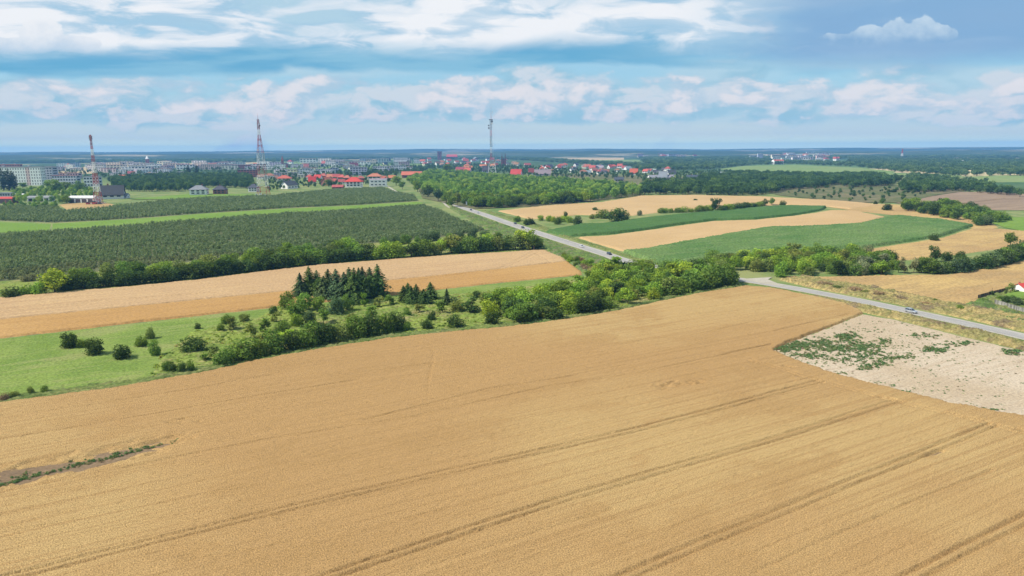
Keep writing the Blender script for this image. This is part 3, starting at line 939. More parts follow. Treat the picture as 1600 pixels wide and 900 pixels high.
# ------------------------------------------------------------------ orchards: ground
ORCH = [(-160, 378), (0, 366), (80, 361), (200, 353), (320, 344), (450, 334), (560, 328), (662, 320.5), (690, 330), (720, 344), (762, 360), (700, 370), (560, 382), (500, 387), (400, 398), (250, 414), (100, 430), (0, 440), (-160, 458)]
ORCH2 = [(-160, 325), (0, 324), (88, 322), (100, 330), (160, 326), (250, 315), (330, 309), (420, 307), (520, 297), (600, 294), (618, 301), (648, 306), (655, 314), (560, 320), (450, 325), (320, 333), (200, 342), (85, 348), (0, 345), (-160, 352)]
sheet('orchard_floor', ORCH + [], M['orchard_floor'], 0.03)
sheet('orchard_floor', ORCH2, M['orchard_floor'], 0.03)
sheet('field', [(82, 349.5), (200, 343), (320, 334), (450, 326), (560, 321), (654, 315), (662, 319), (560, 326.5), (450, 332.5), (320, 342.5), (200, 351.5), (82, 359)], M['lime_grass'], 0.06)
sheet('field', [(-160, 354), (0, 347), (80, 350), (76, 361.5), (0, 364.5), (-160, 377)], M['lime_grass'], 0.05)
sheet('field', [(92, 320), (108, 318), (160, 316), (180, 320), (160, 325), (105, 328)], M['stubble'], 0.07)
sheet('field', [(0, 440), (100, 430), (250, 414), (400, 398), (560, 382), (700, 370), (762, 360), (800, 384), (840, 390), (700, 399), (580, 408), (400, 426), (200, 448), (0, 466), (-160, 484), (-160, 458)], M['rough'], 0.04)
sheet('field', [(575, 408), (600, 393), (640, 384), (632, 404)], M['lime_grass'], 0.06)

# ------------------------------------------------------------------ plants
def cards(C, N, S, r, aspect=(0.6, 1.0)):
    """leaf-sized faces: centres C, facing N, half sizes S, uneven corners"""
    n = len(C)
    N = N / np.maximum(np.linalg.norm(N, axis=1), 1e-6)[:, None]
    h = r.normal(size=(n, 3))
    A = np.cross(N, h)
    A /= np.maximum(np.linalg.norm(A, axis=1), 1e-6)[:, None]
    B = np.cross(N, A)
    a = A * S[:, None]
    b = B * (S * r.uniform(*aspect, n))[:, None]
    j = lambda: r.uniform(0.65, 1.2, (n, 1))
    V = np.stack([C - a * j(), C - b * j(), C + a * j(), C + b * j()], 1).reshape(-1, 3)
    return V, np.arange(4 * n).reshape(n, 4)


def crown_mesh(name, lobes, n, size, seed, mat, up=0.25, fill=0.55):
    """foliage spread through a set of lobes (x, y, z, rx, ry, rz); unit height"""
    r = np.random.default_rng(seed)
    L = np.array(lobes)
    w = (L[:, 3] * L[:, 4] * L[:, 5]) ** (2 / 3)
    k = r.choice(len(L), n, p=w / w.sum())
    d = r.normal(size=(n, 3))
    d /= np.linalg.norm(d, axis=1)[:, None]
    rad = fill + (1 - fill) * r.random(n) ** 0.6
    lump = 1 + 0.16 * np.sin(d[:, 0] * 7 + k * 1.7) * np.sin(d[:, 1] * 6 + k) + 0.12 * np.sin(d[:, 2] * 9 + k * 2.3)
    C = L[k, :3] + d * L[k, 3:] * (rad * lump)[:, None]
    C[:, 2] = np.maximum(C[:, 2], 0.015)
    N = d * 0.9 + r.normal(size=(n, 3)) * 0.75 + np.array([0, 0, up])
    S = size * r.uniform(0.6, 1.35, n)
    V, Fc = cards(C, N, S, r)
    return mesh_np(name, V, Fc, [mat])


def bush_lobes(seed, k=7, flat=0.8, spread=0.26):
    r = np.random.default_rng(seed)
    out = [(0, 0, 0.42, 0.33, 0.33, 0.42), (0, 0, 0.17, 0.40, 0.40, 0.17)]
    for i in range(k):
        a = 2 * pi * i / k + r.uniform(-0.4, 0.4)
        rr = r.uniform(0.15, spread)
        z = r.uniform(0.22, 0.68)
        s = r.uniform(0.16, 0.27)
        out.append((rr * cos(a), rr * sin(a), z, s, s, s * r.uniform(flat, 1.15)))
    return out


def tree_lobes(seed, k=9):
    r = np.random.default_rng(seed)
    out = [(0, 0, 0.58, 0.27, 0.27, 0.34)]
    for i in range(k):
        a = 2 * pi * i / k * 1.62 + r.uniform(-0.4, 0.4)
        rr = r.uniform(0.12, 0.30)
        z = r.uniform(0.30, 0.84)
        s = r.uniform(0.12, 0.22) * (1.1 if z < 0.6 else 0.85)
        out.append((rr * cos(a), rr * sin(a), z, s, s, s * r.uniform(0.8, 1.2)))
    return out


def spruce_mesh(name, seed, n_t=17, mat=None):
    """tiers of drooping branches, each branch a spray of needle faces"""
    r = np.random.default_rng(seed)
    C, N, S = [], [], []
    for t in range(n_t):
        f = t / (n_t - 1)
        z = 0.06 + 0.93 * f
        R = (0.25 * (1 - f ** 1.7) ** 0.9 + 0.015) * r.uniform(0.75, 1.2)
        nb = int(6 + 9 * (1 - f))
        for b in range(nb):
            a = 2 * pi * (b + r.random()) / nb
            L = R * r.uniform(0.5, 1.35)
            for s in np.linspace(0.2, 1, 7):
                for q in (-1, 1):
                    aa = a + q * r.uniform(0.0, 0.22)
                    C.append((L * s * cos(aa), L * s * sin(aa), z - 0.34 * L * s * s + r.uniform(-0.012, 0.012)))
                    N.append((cos(a) * 0.7 + r.normal() * 0.5, sin(a) * 0.7 + r.normal() * 0.5, 0.7))
                    S.append(0.040 * (1.25 - 0.5 * s) * (0.45 + 0.65 * (1 - f)))
    V, Fc = cards(np.array(C), np.array(N), np.array(S), r, (0.5, 0.9))
    return mesh_np(name, V, Fc, [mat or M['needle']])


def trunk_mesh(name, h, r0, seed, limbs=4, lh=(0.25, 0.55), reach=0.22):
    r = random.Random(seed)
    mb = MB()
    p = Vector((0, 0, -0.02))
    n = 3
    for i in range(n):
        q = Vector((r.uniform(-0.012, 0.012), r.uniform(-0.012, 0.012), h * (i + 1) / n))
        mb.bar(p, q, r0 * (1 - 0.25 * i), 6, r0 * (1 - 0.25 * (i + 1)))
        p = q
    for i in range(limbs):
        a = 2 * pi * i / limbs + r.uniform(-0.5, 0.5)
        z = r.uniform(*lh) * h
        e = Vector((cos(a) * reach, sin(a) * reach, min(0.9, z + reach * r.uniform(0.8, 1.5))))
        mb.bar((0, 0, z), e, r0 * 0.45, 5, r0 * 0.12)
    return mb.mesh(name, M['bark'])


def stems_mesh(name, seed):
    r = random.Random(seed)
    mb = MB()
    for i in range(5):
        a = 2 * pi * i / 5 + r.uniform(-0.4, 0.4)
        mb.bar((cos(a) * 0.03, sin(a) * 0.03, -0.02), (cos(a) * r.uniform(0.1, 0.25), sin(a) * r.uniform(0.1, 0.25), r.uniform(0.4, 0.7)), 0.014, 5, 0.005)
    return mb.mesh(name, M['bark'])


PROTO = {'bush': [], 'tree': [], 'spruce': [], 'poplar': [], 'sapling': []}
for i in range(7):
    PROTO['bush'].append((crown_mesh('foliage', bush_lobes(20 + i, 6 + i % 4), 1900, 0.034, 40 + i, M['leaf']), stems_mesh('stem', i)))
for i in range(8):
    PROTO['tree'].append((crown_mesh('crown', tree_lobes(60 + i, 8 + i % 4), 1700, 0.034, 80 + i, M['leaf']), trunk_mesh('trunk', 0.62, 0.026, i)))
for i in range(4):
    PROTO['spruce'].append((spruce_mesh('crown', 100 + i, 20 + i), trunk_mesh('trunk', 0.93, 0.018, 50 + i, 0)))
for i in range(2):
    lob = [(0.02 * sin(k * 2.1 + i), 0.02 * cos(k * 1.7), 0.10 + 0.1 * k, 0.085 * (1.15 - abs(k - 3.5) * 0.16), 0.085 * (1.15 - abs(k - 3.5) * 0.16), 0.10) for k in range(9)]
    PROTO['poplar'].append((crown_mesh('crown', lob, 1100, 0.020, 120 + i, M['leaf']), trunk_mesh('trunk', 0.85, 0.014, 60 + i, 5, (0.1, 0.6), 0.06)))
for i in range(4):    # thin young trees and tall weeds: sparse, see-through
    r_ = np.random.default_rng(200 + i)
    lob = [(r_.uniform(-0.16, 0.16), r_.uniform(-0.16, 0.16), r_.uniform(0.25, 0.85), 0.12, 0.12, 0.16) for k in range(8)]
    PROTO['sapling'].append((crown_mesh('crown', lob, 650, 0.034, 210 + i, M['leaf'], 0.25, 0.2), trunk_mesh('trunk', 0.8, 0.014, 70 + i, 5, (0.2, 0.7), 0.15)))

PR = random.Random(5)
N_PLANT = 0


def plant_at(x, y, h, w, kind, colour, name, label, cat, group=None, z=0.0):
    """one plant standing at (x, y): height h, width w in metres"""
    global N_PLANT
    N_PLANT += 1
    me_c, me_t = PR.choice(PROTO[kind])
    unit = {'bush': 0.86, 'tree': 0.82, 'spruce': 0.47, 'poplar': 0.2, 'sapling': 0.5}[kind]      # width of the prototype
    k = w / unit
    root = empty(name, (x, y, z), PR.uniform(0, 2 * pi), (k, k * PR.uniform(0.9, 1.1), h))
    c = link('foliage' if kind == 'bush' else 'crown', me_c, root)
    t = link('stem' if kind == 'bush' else 'trunk', me_t, root)
    base = GREENS[colour]
    v = PR.uniform(0.82, 1.18)
    g = PR.uniform(0.92, 1.1)
    c.color = (base[0] * v * g, base[1] * v, base[2] * v / g, 1)
    tag(root, label, cat, group)
    return root


def plant(px, py, hpx, wpx, kind, colour, name, label, cat, group=None):
    x, y = G(px, py)
    s = ppm(x, y)
    return plant_at(x, y + wpx / s * 0.3, hpx / s * 1.03, wpx / s, kind, colour, name, label, cat, group)


def where(x, y, P):
    """words for the place of (x, y) inside a polygon as seen from the camera"""
    t = x / y
    T = P[:, 0] / P[:, 1]
    f = (t - T.min()) / (T.max() - T.min())
    side = ['far left', 'left of middle', 'middle', 'right of middle', 'far right'][min(4, max(0, int(f * 5)))]
    near = P[np.argsort(np.abs(T - t))[:4], 1].mean()
    d = 'front rank' if y < near - 6 else ('back rank' if y > near + 6 else 'middle rank')
    return side, d


def size_word(h, lo, hi):
    f = (h - lo) / (hi - lo)
    return 'low' if f < 0.33 else ('medium-tall' if f < 0.67 else 'tall')


def scatter_points(P, spacing, seed, jitter=0.42, n_max=None):
    """uneven grid of places inside a polygon (world metres)"""
    r = np.random.default_rng(seed)
    lo, hi = P.min(0), P.max(0)
    nx, ny = int((hi[0] - lo[0]) / spacing) + 1, int((hi[1] - lo[1]) / spacing) + 1
    X, Y = np.meshgrid(lo[0] + np.arange(nx) * spacing, lo[1] + np.arange(ny) * spacing)
    X = X + (np.arange(ny) % 2)[:, None] * spacing * 0.5
    Q = np.stack([X.ravel(), Y.ravel()], 1) + r.uniform(-jitter, jitter, (nx * ny, 2)) * spacing
    Q = Q[sdist(Q, P) > 0]
    if n_max and len(Q) > n_max:
        Q = Q[r.permutation(len(Q))[:n_max]]
    return Q


# --- plants of a mass (woods, far orchards): one object, placed by geometry nodes
def joined_proto(name, mesh_list, mats):
    V, Fs, mi = [], [], []
    k = 0
    for me, m_i in mesh_list:
        n = len(me.vertices)
        co = np.zeros(n * 3, np.float32)
        me.vertices.foreach_get('co', co)
        V += [tuple(p) for p in co.reshape(-1, 3)]
        for p in me.polygons:
            Fs.append(tuple(i + k for i in p.vertices))
            mi.append(m_i)
        k += n
    me = bpy.data.meshes.new(name)
    me.from_pydata(V, [], Fs)
    for m_ in mats:
        me.materials.append(m_)
    me.polygons.foreach_set('material_index', np.array(mi, np.int32))
    me.update()
    return me


def proto_collection(name, meshes):
    c = bpy.data.collections.new(name)
    for i, me in enumerate(meshes):
        o = bpy.data.objects.new('%s_%02d' % (name, i), me)
        c.objects.link(o)
    return c


def mass_of(name, pts, sx, sz, coll, n_proto, label, cat, seed=0):
    """pts (n,2|3); sx, sz (n,) width and height scale"""
    r = np.random.default_rng(seed + 31)
    n = len(pts)
    co = np.zeros((n, 3), np.float32)
    co[:, :pts.shape[1]] = pts
    me = bpy.data.meshes.new(name)
    me.vertices.add(n)
    me.vertices.foreach_set('co', co.ravel())
    a = me.attributes.new('plant_scale', 'FLOAT_VECTOR', 'POINT')
    a.data.foreach_set('vector', np.stack([sx, sx, sz], 1).astype(np.float32).ravel())
    b = me.attributes.new('plant_turn', 'FLOAT', 'POINT')
    b.data.foreach_set('value', r.uniform(0, 2 * pi, n).astype(np.float32))
    d = me.attributes.new('plant_kind', 'INT', 'POINT')
    d.data.foreach_set('value', r.integers(0, n_proto, n).astype(np.int32))
    o = link(name, me)
    ng = bpy.data.node_groups.new(name, 'GeometryNodeTree')
    ng.interface.new_socket('Geometry', in_out='INPUT', socket_type='NodeSocketGeometry')
    ng.interface.new_socket('Geometry', in_out='OUTPUT', socket_type='NodeSocketGeometry')
    N, L = ng.nodes, ng.links
    gi, go = N.new('NodeGroupInput'), N.new('NodeGroupOutput')
    ci = N.new('GeometryNodeCollectionInfo')
    ci.inputs['Collection'].default_value = coll
    ci.inputs['Separate Children'].default_value = True
    ci.inputs['Reset Children'].default_value = True
    ip = N.new('GeometryNodeInstanceOnPoints')
    ip.inputs['Pick Instance'].default_value = True

    def attr(nm, ty):
        q = N.new('GeometryNodeInputNamedAttribute')
        q.data_type = ty
        q.inputs['Name'].default_value = nm
        return [s for s in q.outputs if s.enabled and s.name == 'Attribute'][0]
    cx = N.new('ShaderNodeCombineXYZ')
    L.new(attr('plant_turn', 'FLOAT'), cx.inputs[2])
    L.new(gi.outputs[0], ip.inputs['Points'])
    L.new(ci.outputs[0], ip.inputs['Instance'])
    L.new(attr('plant_kind', 'INT'), ip.inputs['Instance Index'])
    L.new(cx.outputs[0], ip.inputs['Rotation'])
    L.new(attr('plant_scale', 'FLOAT_VECTOR'), ip.inputs['Scale'])
    L.new(ip.outputs[0], go.inputs[0])
    md = o.modifiers.new('plants', 'NODES')
    md.node_group = ng
    tag(o, label, cat, None, 'stuff')
    return o


RAMP = dict(
    wood=[(0.0, (0.073, 0.149, 0.044)), (0.3, (0.124, 0.226, 0.054)), (0.55, (0.173, 0.299, 0.065)), (0.8, (0.245, 0.371, 0.073)), (1.0, (0.299, 0.390, 0.090))],
    dark=[(0.0, (0.049, 0.097, 0.038)), (0.5, (0.068, 0.130, 0.049)), (0.85, (0.097, 0.170, 0.055)), (1.0, (0.138, 0.218, 0.065))],
    valley=[(0.0, (0.059, 0.116, 0.053)), (0.5, (0.085, 0.155, 0.066)), (1.0, (0.147, 0.225, 0.090))],
    orchard=[(0.0, (0.121, 0.176, 0.083)), (0.4, (0.150, 0.208, 0.101)), (0.75, (0.173, 0.231, 0.120)), (1.0, (0.207, 0.266, 0.144))],
    weed=[(0.0, (0.085, 0.165, 0.062)), (0.5, (0.120, 0.205, 0.080)), (0.8, (0.175, 0.225, 0.09)), (1.0, (0.18, 0.14, 0.085))],
    tall=[(0.0, (0.115, 0.185, 0.040)), (0.45, (0.180, 0.260, 0.045)), (0.8, (0.250, 0.305, 0.060)), (1.0, (0.30, 0.26, 0.11))])
for k in RAMP:
    M['leaf_' + k] = leaf_mat('foliage_' + k, RAMP[k])


def coll_for(key, small=False):
    out = []
    for i in range(5):
        n = 420 if small else 800
        c = crown_mesh('crown', tree_lobes(300 + i, 8), n, 0.052 if small else 0.042, 310 + i, M['leaf_' + key])
        out.append(joined_proto('wood_tree', [(c, 0), (PROTO['tree'][i][1], 1)], [M['leaf_' + key], M['bark']]))
    return proto_collection('wood_' + key, out)


CC = {k: coll_for(k) for k in ('wood', 'dark')}
CC['valley'] = coll_for('valley', True)
_op = []
for i in range(6):
    c = crown_mesh('crown', bush_lobes(400 + i, 5), 70, 0.115, 410 + i, M['leaf_orchard'], 0.2, 0.35)
    _op.append(c)
CC['orchard'] = proto_collection('orchard_tree', _op)
_wp = []
for i in range(5):
    r_ = np.random.default_rng(500 + i)
    lob = [(r_.uniform(-0.4, 0.4), r_.uniform(-0.4, 0.4), r_.uniform(0.1, 0.45), 0.22, 0.22, 0.25) for k in range(6)]
    _wp.append(crown_mesh('weed', lob, 60, 0.13, 510 + i, M['leaf_weed'], 0.6, 0.1))
CC['weed'] = proto_collection('weed_clump', _wp)
_wt = [m_.copy() for m_ in _wp]
for m_ in _wt:
    m_.materials.clear()
    m_.materials.append(M['leaf_tall'])
CC['tall'] = proto_collection('tall_weed', _wt)


def wood(name, pts, spacing, h, key, label, seed, n_max=6000, world=None, wid=0.9, cat='wood'):
    P = poly(pts)
    Q = scatter_points(P, spacing, seed, n_max=n_max) if world is None else world
    r = np.random.default_rng(seed + 3)
    hh = h * r.uniform(0.65, 1.2, len(Q))
    mass_of(name, Q, hh * wid * r.uniform(0.85, 1.15, len(Q)), hh, CC[key], 5, label, cat, seed)


ORD = ['first', 'second', 'third', 'fourth', 'fifth', 'sixth', 'seventh', 'eighth', 'ninth', 'tenth', 'eleventh', 'twelfth', 'thirteenth', 'fourteenth', 'fifteenth']


def by_x(items):
    """items with the rank of each from the left"""
    return [(ORD[k], it) for k, it in enumerate(sorted(items, key=lambda q: q[0]))]


# ------------------------------------------------------------------ bushes of the green meadow, one by one
for px, py, h, w, kind, colr, lab in [
    (104, 546, 30, 30, 'bush', 'dark', 'dark round bush standing farthest left on the green meadow'),
    (124, 545, 16, 18, 'bush', 'mid', 'small lighter bush tucked right of the leftmost meadow bush'),
    (142, 557, 31, 33, 'bush', 'dark', 'broad dark bush, second large one from the left on the meadow'),
    (186, 563, 25, 30, 'bush', 'dark', 'low dark bush, third from the left and nearest on the meadow'),
    (218, 543, 20, 22, 'bush', 'mid', 'small green bush in front of the loose pair on the meadow'),
    (232, 531, 20, 17, 'bush', 'olive', 'slim olive bush at the back of the loose meadow pair'),
    (240, 557, 29, 19, 'bush', 'mid', 'tall narrow green bush right of the third meadow bush'),
    (299, 553, 27, 40, 'bush', 'dark', 'wide flat-topped dark bush alone in yellow grass'),
    (308, 515, 11, 11, 'bush', 'dark', 'tiny dark bush on the mown meadow strip'),
    (258, 582, 20, 14, 'bush', 'mid', 'first bush of the little row on the wheat edge'),
    (268, 585, 22, 15, 'bush', 'dark', 'second dark bush of the little row on the wheat edge'),
    (283, 586, 23, 17, 'bush', 'dark', 'third dark bush of the little row on the wheat edge'),
    (297, 583, 24, 14, 'bush', 'mid', 'upright last bush of the little row on the wheat edge'),
    (372, 566, 36, 62, 'bush', 'mid', 'big spreading bush at the left end of the wheat edge hedge'),
    (345, 575, 30, 34, 'bush', 'mid', 'mid green bush leaning against the big spreading bush'),
    (46, 618, 16, 12, 'bush', 'olive', 'small upright shrub on the meadow edge by the wheat'),
    (68, 617, 15, 14, 'bush', 'mid', 'small rounded shrub right of the upright meadow edge shrub'),
    (20, 624, 14, 16, 'bush', 'olive', 'low shrub near the left edge beside the wheat'),
    (4, 629, 16, 18, 'bush', 'brown', 'brownish shrub at the left edge beside the wheat'),
]:
    plant(px, py, h, w, kind, colr, 'bush', lab, 'bush')

# bushes along the edge of the wheat
for k, (px, py, h, w, colr) in by_x([
    (404, 562, 34, 32, 'mid'), (425, 556, 42, 42, 'mid'), (452, 551, 36, 36, 'dark'), (478, 545, 44, 46, 'mid'), (505, 541, 42, 42, 'dark'), (530, 536, 34, 34, 'olive'), (553, 531, 42, 42, 'mid'),
    (578, 528, 42, 36, 'dark'), (600, 524, 38, 36, 'mid'), (618, 520, 36, 30, 'dark'), (634, 519, 20, 18, 'mid'), (667, 518, 21, 22, 'dark')]):
    plant(px, py, h, w, 'bush', colr, 'bush', '%s green bush, %s from the left in the tight hedge along the wheat edge' % (colr, k), 'bush', 'hedge along the wheat edge')
plant(710, 515, 25, 30, 'bush', 'dark', 'bush', 'round dark bush, left one of two standing free on the wheat edge', 'bush')
plant(768, 511, 25, 28, 'bush', 'dark', 'bush', 'round dark bush, right one of two standing free on the wheat edge', 'bush')

# shrubs scattered through the rough grass
SHR = [(390, 532, 30, 26, 'olive', 'sapling'), (362, 518, 24, 22, 'olive', 'sapling'), (412, 524, 28, 24, 'mid', 'sapling'), (440, 523, 24, 26, 'mid', 'bush'), (462, 512, 24, 22, 'bright', 'bush'),
       (483, 510, 28, 22, 'blue', 'bush'), (504, 508, 28, 24, 'mid', 'sapling'), (548, 505, 16, 20, 'olive', 'bush'), (580, 500, 24, 24, 'mid', 'sapling'), (635, 496, 15, 16, 'mid', 'bush'),
       (674, 502, 18, 14, 'dark', 'bush'), (446, 486, 30, 26, 'mid', 'tree'), (462, 497, 34, 34, 'mid', 'bush'), (476, 488, 30, 28, 'mid', 'tree'), (494, 490, 26, 24, 'mid', 'tree'), (524, 494, 34, 34, 'blue', 'bush'),
       (540, 488, 28, 22, 'mid', 'tree'), (568, 480, 24, 16, 'bright', 'sapling'), (592, 482, 20, 20, 'olive', 'sapling'), (608, 478, 18, 20, 'mid', 'sapling'), (426, 492, 16, 16, 'dark', 'bush'), (343, 520, 16, 14, 'mid', 'bush'),
       (352, 508, 18, 18, 'mid', 'bush'), (380, 505, 16, 20, 'olive', 'bush'), (333, 560, 20, 22, 'olive', 'sapling'), (318, 568, 16, 20, 'mid', 'sapling'), (410, 542, 22, 24, 'olive', 'sapling'), (444, 535, 20, 24, 'lime', 'sapling'),
       (430, 505, 18, 18, 'olive', 'sapling'), (745, 468, 15, 17, 'dark', 'bush'), (690, 492, 24, 22, 'mid', 'sapling'), (655, 490, 16, 16, 'olive', 'sapling')]
for px, py, h, w, colr, kind in SHR:
    wn = {'olive': 'olive', 'mid': 'mid green', 'bright': 'fresh green', 'blue': 'blue-green', 'dark': 'dark green', 'lime': 'lime green'}[colr]
    kn = {'sapling': 'airy', 'bush': 'dense', 'tree': 'leafy'}[kind]
    pos = 'left of the spruces' if px < 455 else ('below the tall spruces' if px < 600 else 'below the small spruce group')
    fb = 'near the wheat' if py > 515 else ('halfway up' if py > 495 else 'by the spruces')
    plant(px, py, h, w, kind, colr, 'shrub', '%s %s shrub in the rough grass %s, %s' % (kn, wn, pos, fb), 'shrub', 'shrubs in the rough grass')

for px, py, h, w, lab in [(500, 468, 38, 30, 'dark leafy tree filling the left gap of the spruce clump'), (546, 470, 46, 34, 'dark leafy tree filling the middle of the spruce clump'), (573, 468, 42, 30, 'dark leafy tree filling the right gap of the spruce clump')]:
    plant(px, py, h, w, 'bush', 'dark', 'tree', lab, 'tree')
# spruces
SPR = [(468, 466, 42, 20), (482, 464, 46, 22), (494, 462, 40, 22), (512, 466, 50, 24), (524, 470, 46, 26), (537, 474, 52, 28), (553, 476, 54, 28), (566, 468, 48, 24), (577, 464, 48, 26), (589, 464, 52, 28), (545, 466, 50, 24),
       (505, 470, 38, 22), (560, 460, 44, 22)]
for k, (px, py, h, w) in by_x(SPR):
    lab = 'tall dark spruce, %s from the left in the close spruce clump' % k
    plant(px, py, h * PR.uniform(0.85, 1.02), w * 1.3, 'spruce', PR.choice(['spruce', 'spruce', 'dark', 'blue']), 'spruce_tree', lab, 'spruce', 'spruce clump on the bank')
for k, (px, py, h, w) in by_x([(630, 474, 30, 18), (642, 477, 32, 18), (650, 474, 32, 18), (661, 478, 28, 20), (672, 470, 32, 20), (637, 470, 28, 16)]):
    plant(px, py, h * PR.uniform(0.85, 1.0), w * 1.3, 'spruce', 'dark', 'spruce_tree', 'small spruce, %s from the left in the group right of the tall clump' % k, 'spruce', 'small spruce group')
plant(698, 480, 28, 16, 'spruce', 'spruce', 'spruce_tree', 'lone narrow spruce right of both spruce groups', 'spruce')
plant(711, 480, 17, 16, 'bush', 'blue', 'bush', 'low blue-green bush beside the lone narrow spruce', 'bush')

# thicket between the rough grass and the road junction
PR.seed(21)
TH = poly([(700, 488), (790, 470), (850, 462), (915, 440), (950, 425), (1000, 420), (1060, 424), (1110, 434), (1148, 440), (1148, 447), (1108, 453), (1058, 462), (1008, 473), (950, 485), (880, 497), (830, 505), (805, 506), (790, 497), (740, 494)])
_pts = scatter_points(TH, 6.6, 4)
for x, y in _pts:
    colr = PR.choices(['mid', 'lime', 'bright', 'dark', 'olive'], [4, 4, 6, 1.5, 1.5])[0]
    kind = PR.choices(['bush', 'tree', 'sapling'], [7, 3, 1.5])[0]
    h = PR.uniform(5.0, 9.5)
    wn = {'olive': 'olive', 'mid': 'mid green', 'bright': 'fresh green', 'dark': 'dark green', 'lime': 'lime yellow'}[colr]
    nm = 'tree' if kind == 'tree' else 'bush'
    sd, d = where(x, y, TH)
    plant_at(x, y, h, h * PR.uniform(0.9, 1.2), kind, colr, nm, '%s %s %s%s in the thicket below the road, %s, %s' % (size_word(h, 5, 9.5), wn, 'airy ' if kind == 'sapling' else '', nm, d, sd), nm, 'thicket below the road')
for k, (px, py, h, w) in by_x([(1048, 463, 30, 50), (1085, 456, 34, 46), (1120, 450, 38, 46), (1138, 447, 36, 40), (1065, 460, 28, 40), (1105, 453, 30, 40)]):
    plant(px, py, h, w, 'bush', 'mid', 'bush', 'dense green bush, %s from the left at the junction end of the thicket' % k, 'bush', 'junction end of the thicket')
for k, (px, py, h, w) in by_x([(820, 506, 26, 34), (862, 502, 24, 44), (846, 499, 26, 30), (915, 492, 34, 44), (930, 488, 30, 34)]):
    plant(px, py, h, w, 'bush', 'dark', 'bush', 'dark low bush, %s from the left in front of the thicket by the wheat' % k, 'bush', 'dark bushes in front of the thicket')

# ------------------------------------------------------------------ hedge between orchard and grain strip
PR.seed(33)


def hedge(line, step, hpx, wf, colours, kinds, name, label, cat, group, jit=1.5, back=0.0):
    L = catmull(np.array(PL(line)), step)
    n = len(L)
    for i, p in enumerate(L):
        x, y = p[0] + PR.uniform(-jit, jit), p[1] + PR.uniform(-jit, jit) + back
        s = ppm(x, y)
        hp = PR.uniform(*hpx)
        h = hp / s
        colr = PR.choice(colours)
        wn = {'olive': 'olive', 'mid': 'mid green', 'bright': 'fresh green', 'dark': 'dark green', 'lime': 'lime yellow', 'blue': 'blue-green', 'grey': 'grey-green', 'brown': 'brownish'}[colr]
        sz = size_word(hp, *hpx)
        part = ['left end', 'left third', 'middle', 'right third', 'right end'][min(4, int(5 * i / n))]
        plant_at(x, y, h, h * PR.uniform(*wf), PR.choice(kinds), colr, name, '%s %s, %s' % (sz, label % wn, part), cat, group)


hedge([(95, 453), (200, 445), (300, 435), (400, 423), (500, 412), (572, 405)], 4.6, (22, 32), (1.0, 1.3), ['dark', 'dark', 'mid', 'dark'], ['bush'], 'hedge_tree',
      '%s tree in the unbroken hedge above the grain strip', 'tree', 'hedge above the grain strip')
hedge([(85, 444), (170, 430), (240, 427), (330, 418), (420, 406), (500, 397), (545, 390)], 7.0, (18, 26), (1.0, 1.4), ['dark', 'mid', 'olive', 'mid', 'bright'], ['bush'], 'hedge_tree',
      '%s tree in the back row of the orchard hedge', 'tree', 'back row of the orchard hedge')
hedge([(592, 405), (640, 401), (690, 397), (740, 393), (790, 390), (835, 388)], 5.0, (22, 32), (0.95, 1.25), ['lime', 'mid', 'bright', 'olive', 'dark'], ['bush', 'bush', 'tree'], 'hedge_tree',
      '%s leafy tree in the hedge by the road bank', 'tree', 'hedge end next to the road bank')
hedge([(600, 384), (680, 376), (740, 372), (775, 376)], 8.0, (12, 20), (0.9, 1.2), ['dark', 'mid', 'blue'], ['bush'], 'bush', '%s low bush at the foot of the orchard', 'bush', 'bushes at the foot of the orchard')
plant(78, 460, 40, 42, 'tree', 'lime', 'tree', 'bright lime tree at the left end of the long hedge', 'tree')
plant(55, 462, 24, 30, 'bush', 'bright', 'bush', 'fresh green bush left of the bright lime tree', 'bush')
plant(12, 467, 21, 28, 'bush', 'dark', 'bush', 'dark bush at the left picture edge above the grain strip', 'bush')
plant(38, 463, 20, 24, 'bush', 'bright', 'bush', 'light green bush between the lime tree and the left edge', 'bush')
plant(40, 440, 12, 26, 'bush', 'grey', 'bush', 'grey-green bush behind the lime tree on the orchard edge', 'bush')
plant(820, 390, 32, 34, 'tree', 'lime', 'tree', 'tall lime yellow tree beside the road at the hedge end', 'tree')
plant(835, 392, 26, 26, 'tree', 'mid', 'tree', 'mid green tree closing the hedge by the road bank', 'tree')
plant(528, 388, 14, 34, 'bush', 'dark', 'bush', 'dark rounded bush poking into the orchard foot', 'bush')
plant(447, 396, 18, 20, 'tree', 'bright', 'tree', 'fresh green tree standing up out of the orchard hedge', 'tree')

# road bank shrubs
PR.seed(40)
for k, (x, y) in enumerate(scatter_points(poly([(848, 393), (880, 400), (930, 412), (990, 428), (975, 440), (930, 434), (905, 420), (880, 402)]), 5.0, 9)):
    colr = PR.choices(['bright', 'brown', 'mid', 'olive'], [4, 3, 3, 2])[0]
    wn = {'olive': 'olive', 'mid': 'mid green', 'bright': 'fresh green', 'brown': 'withered brownish'}[colr]
    h = PR.uniform(2.0, 4.2)
    plant_at(x, y, h, h * PR.uniform(1.0, 1.5), 'bush', colr, 'shrub', '%s low shrub on the slope between road and grain strip' % wn, 'shrub', 'shrubs on the road slope')

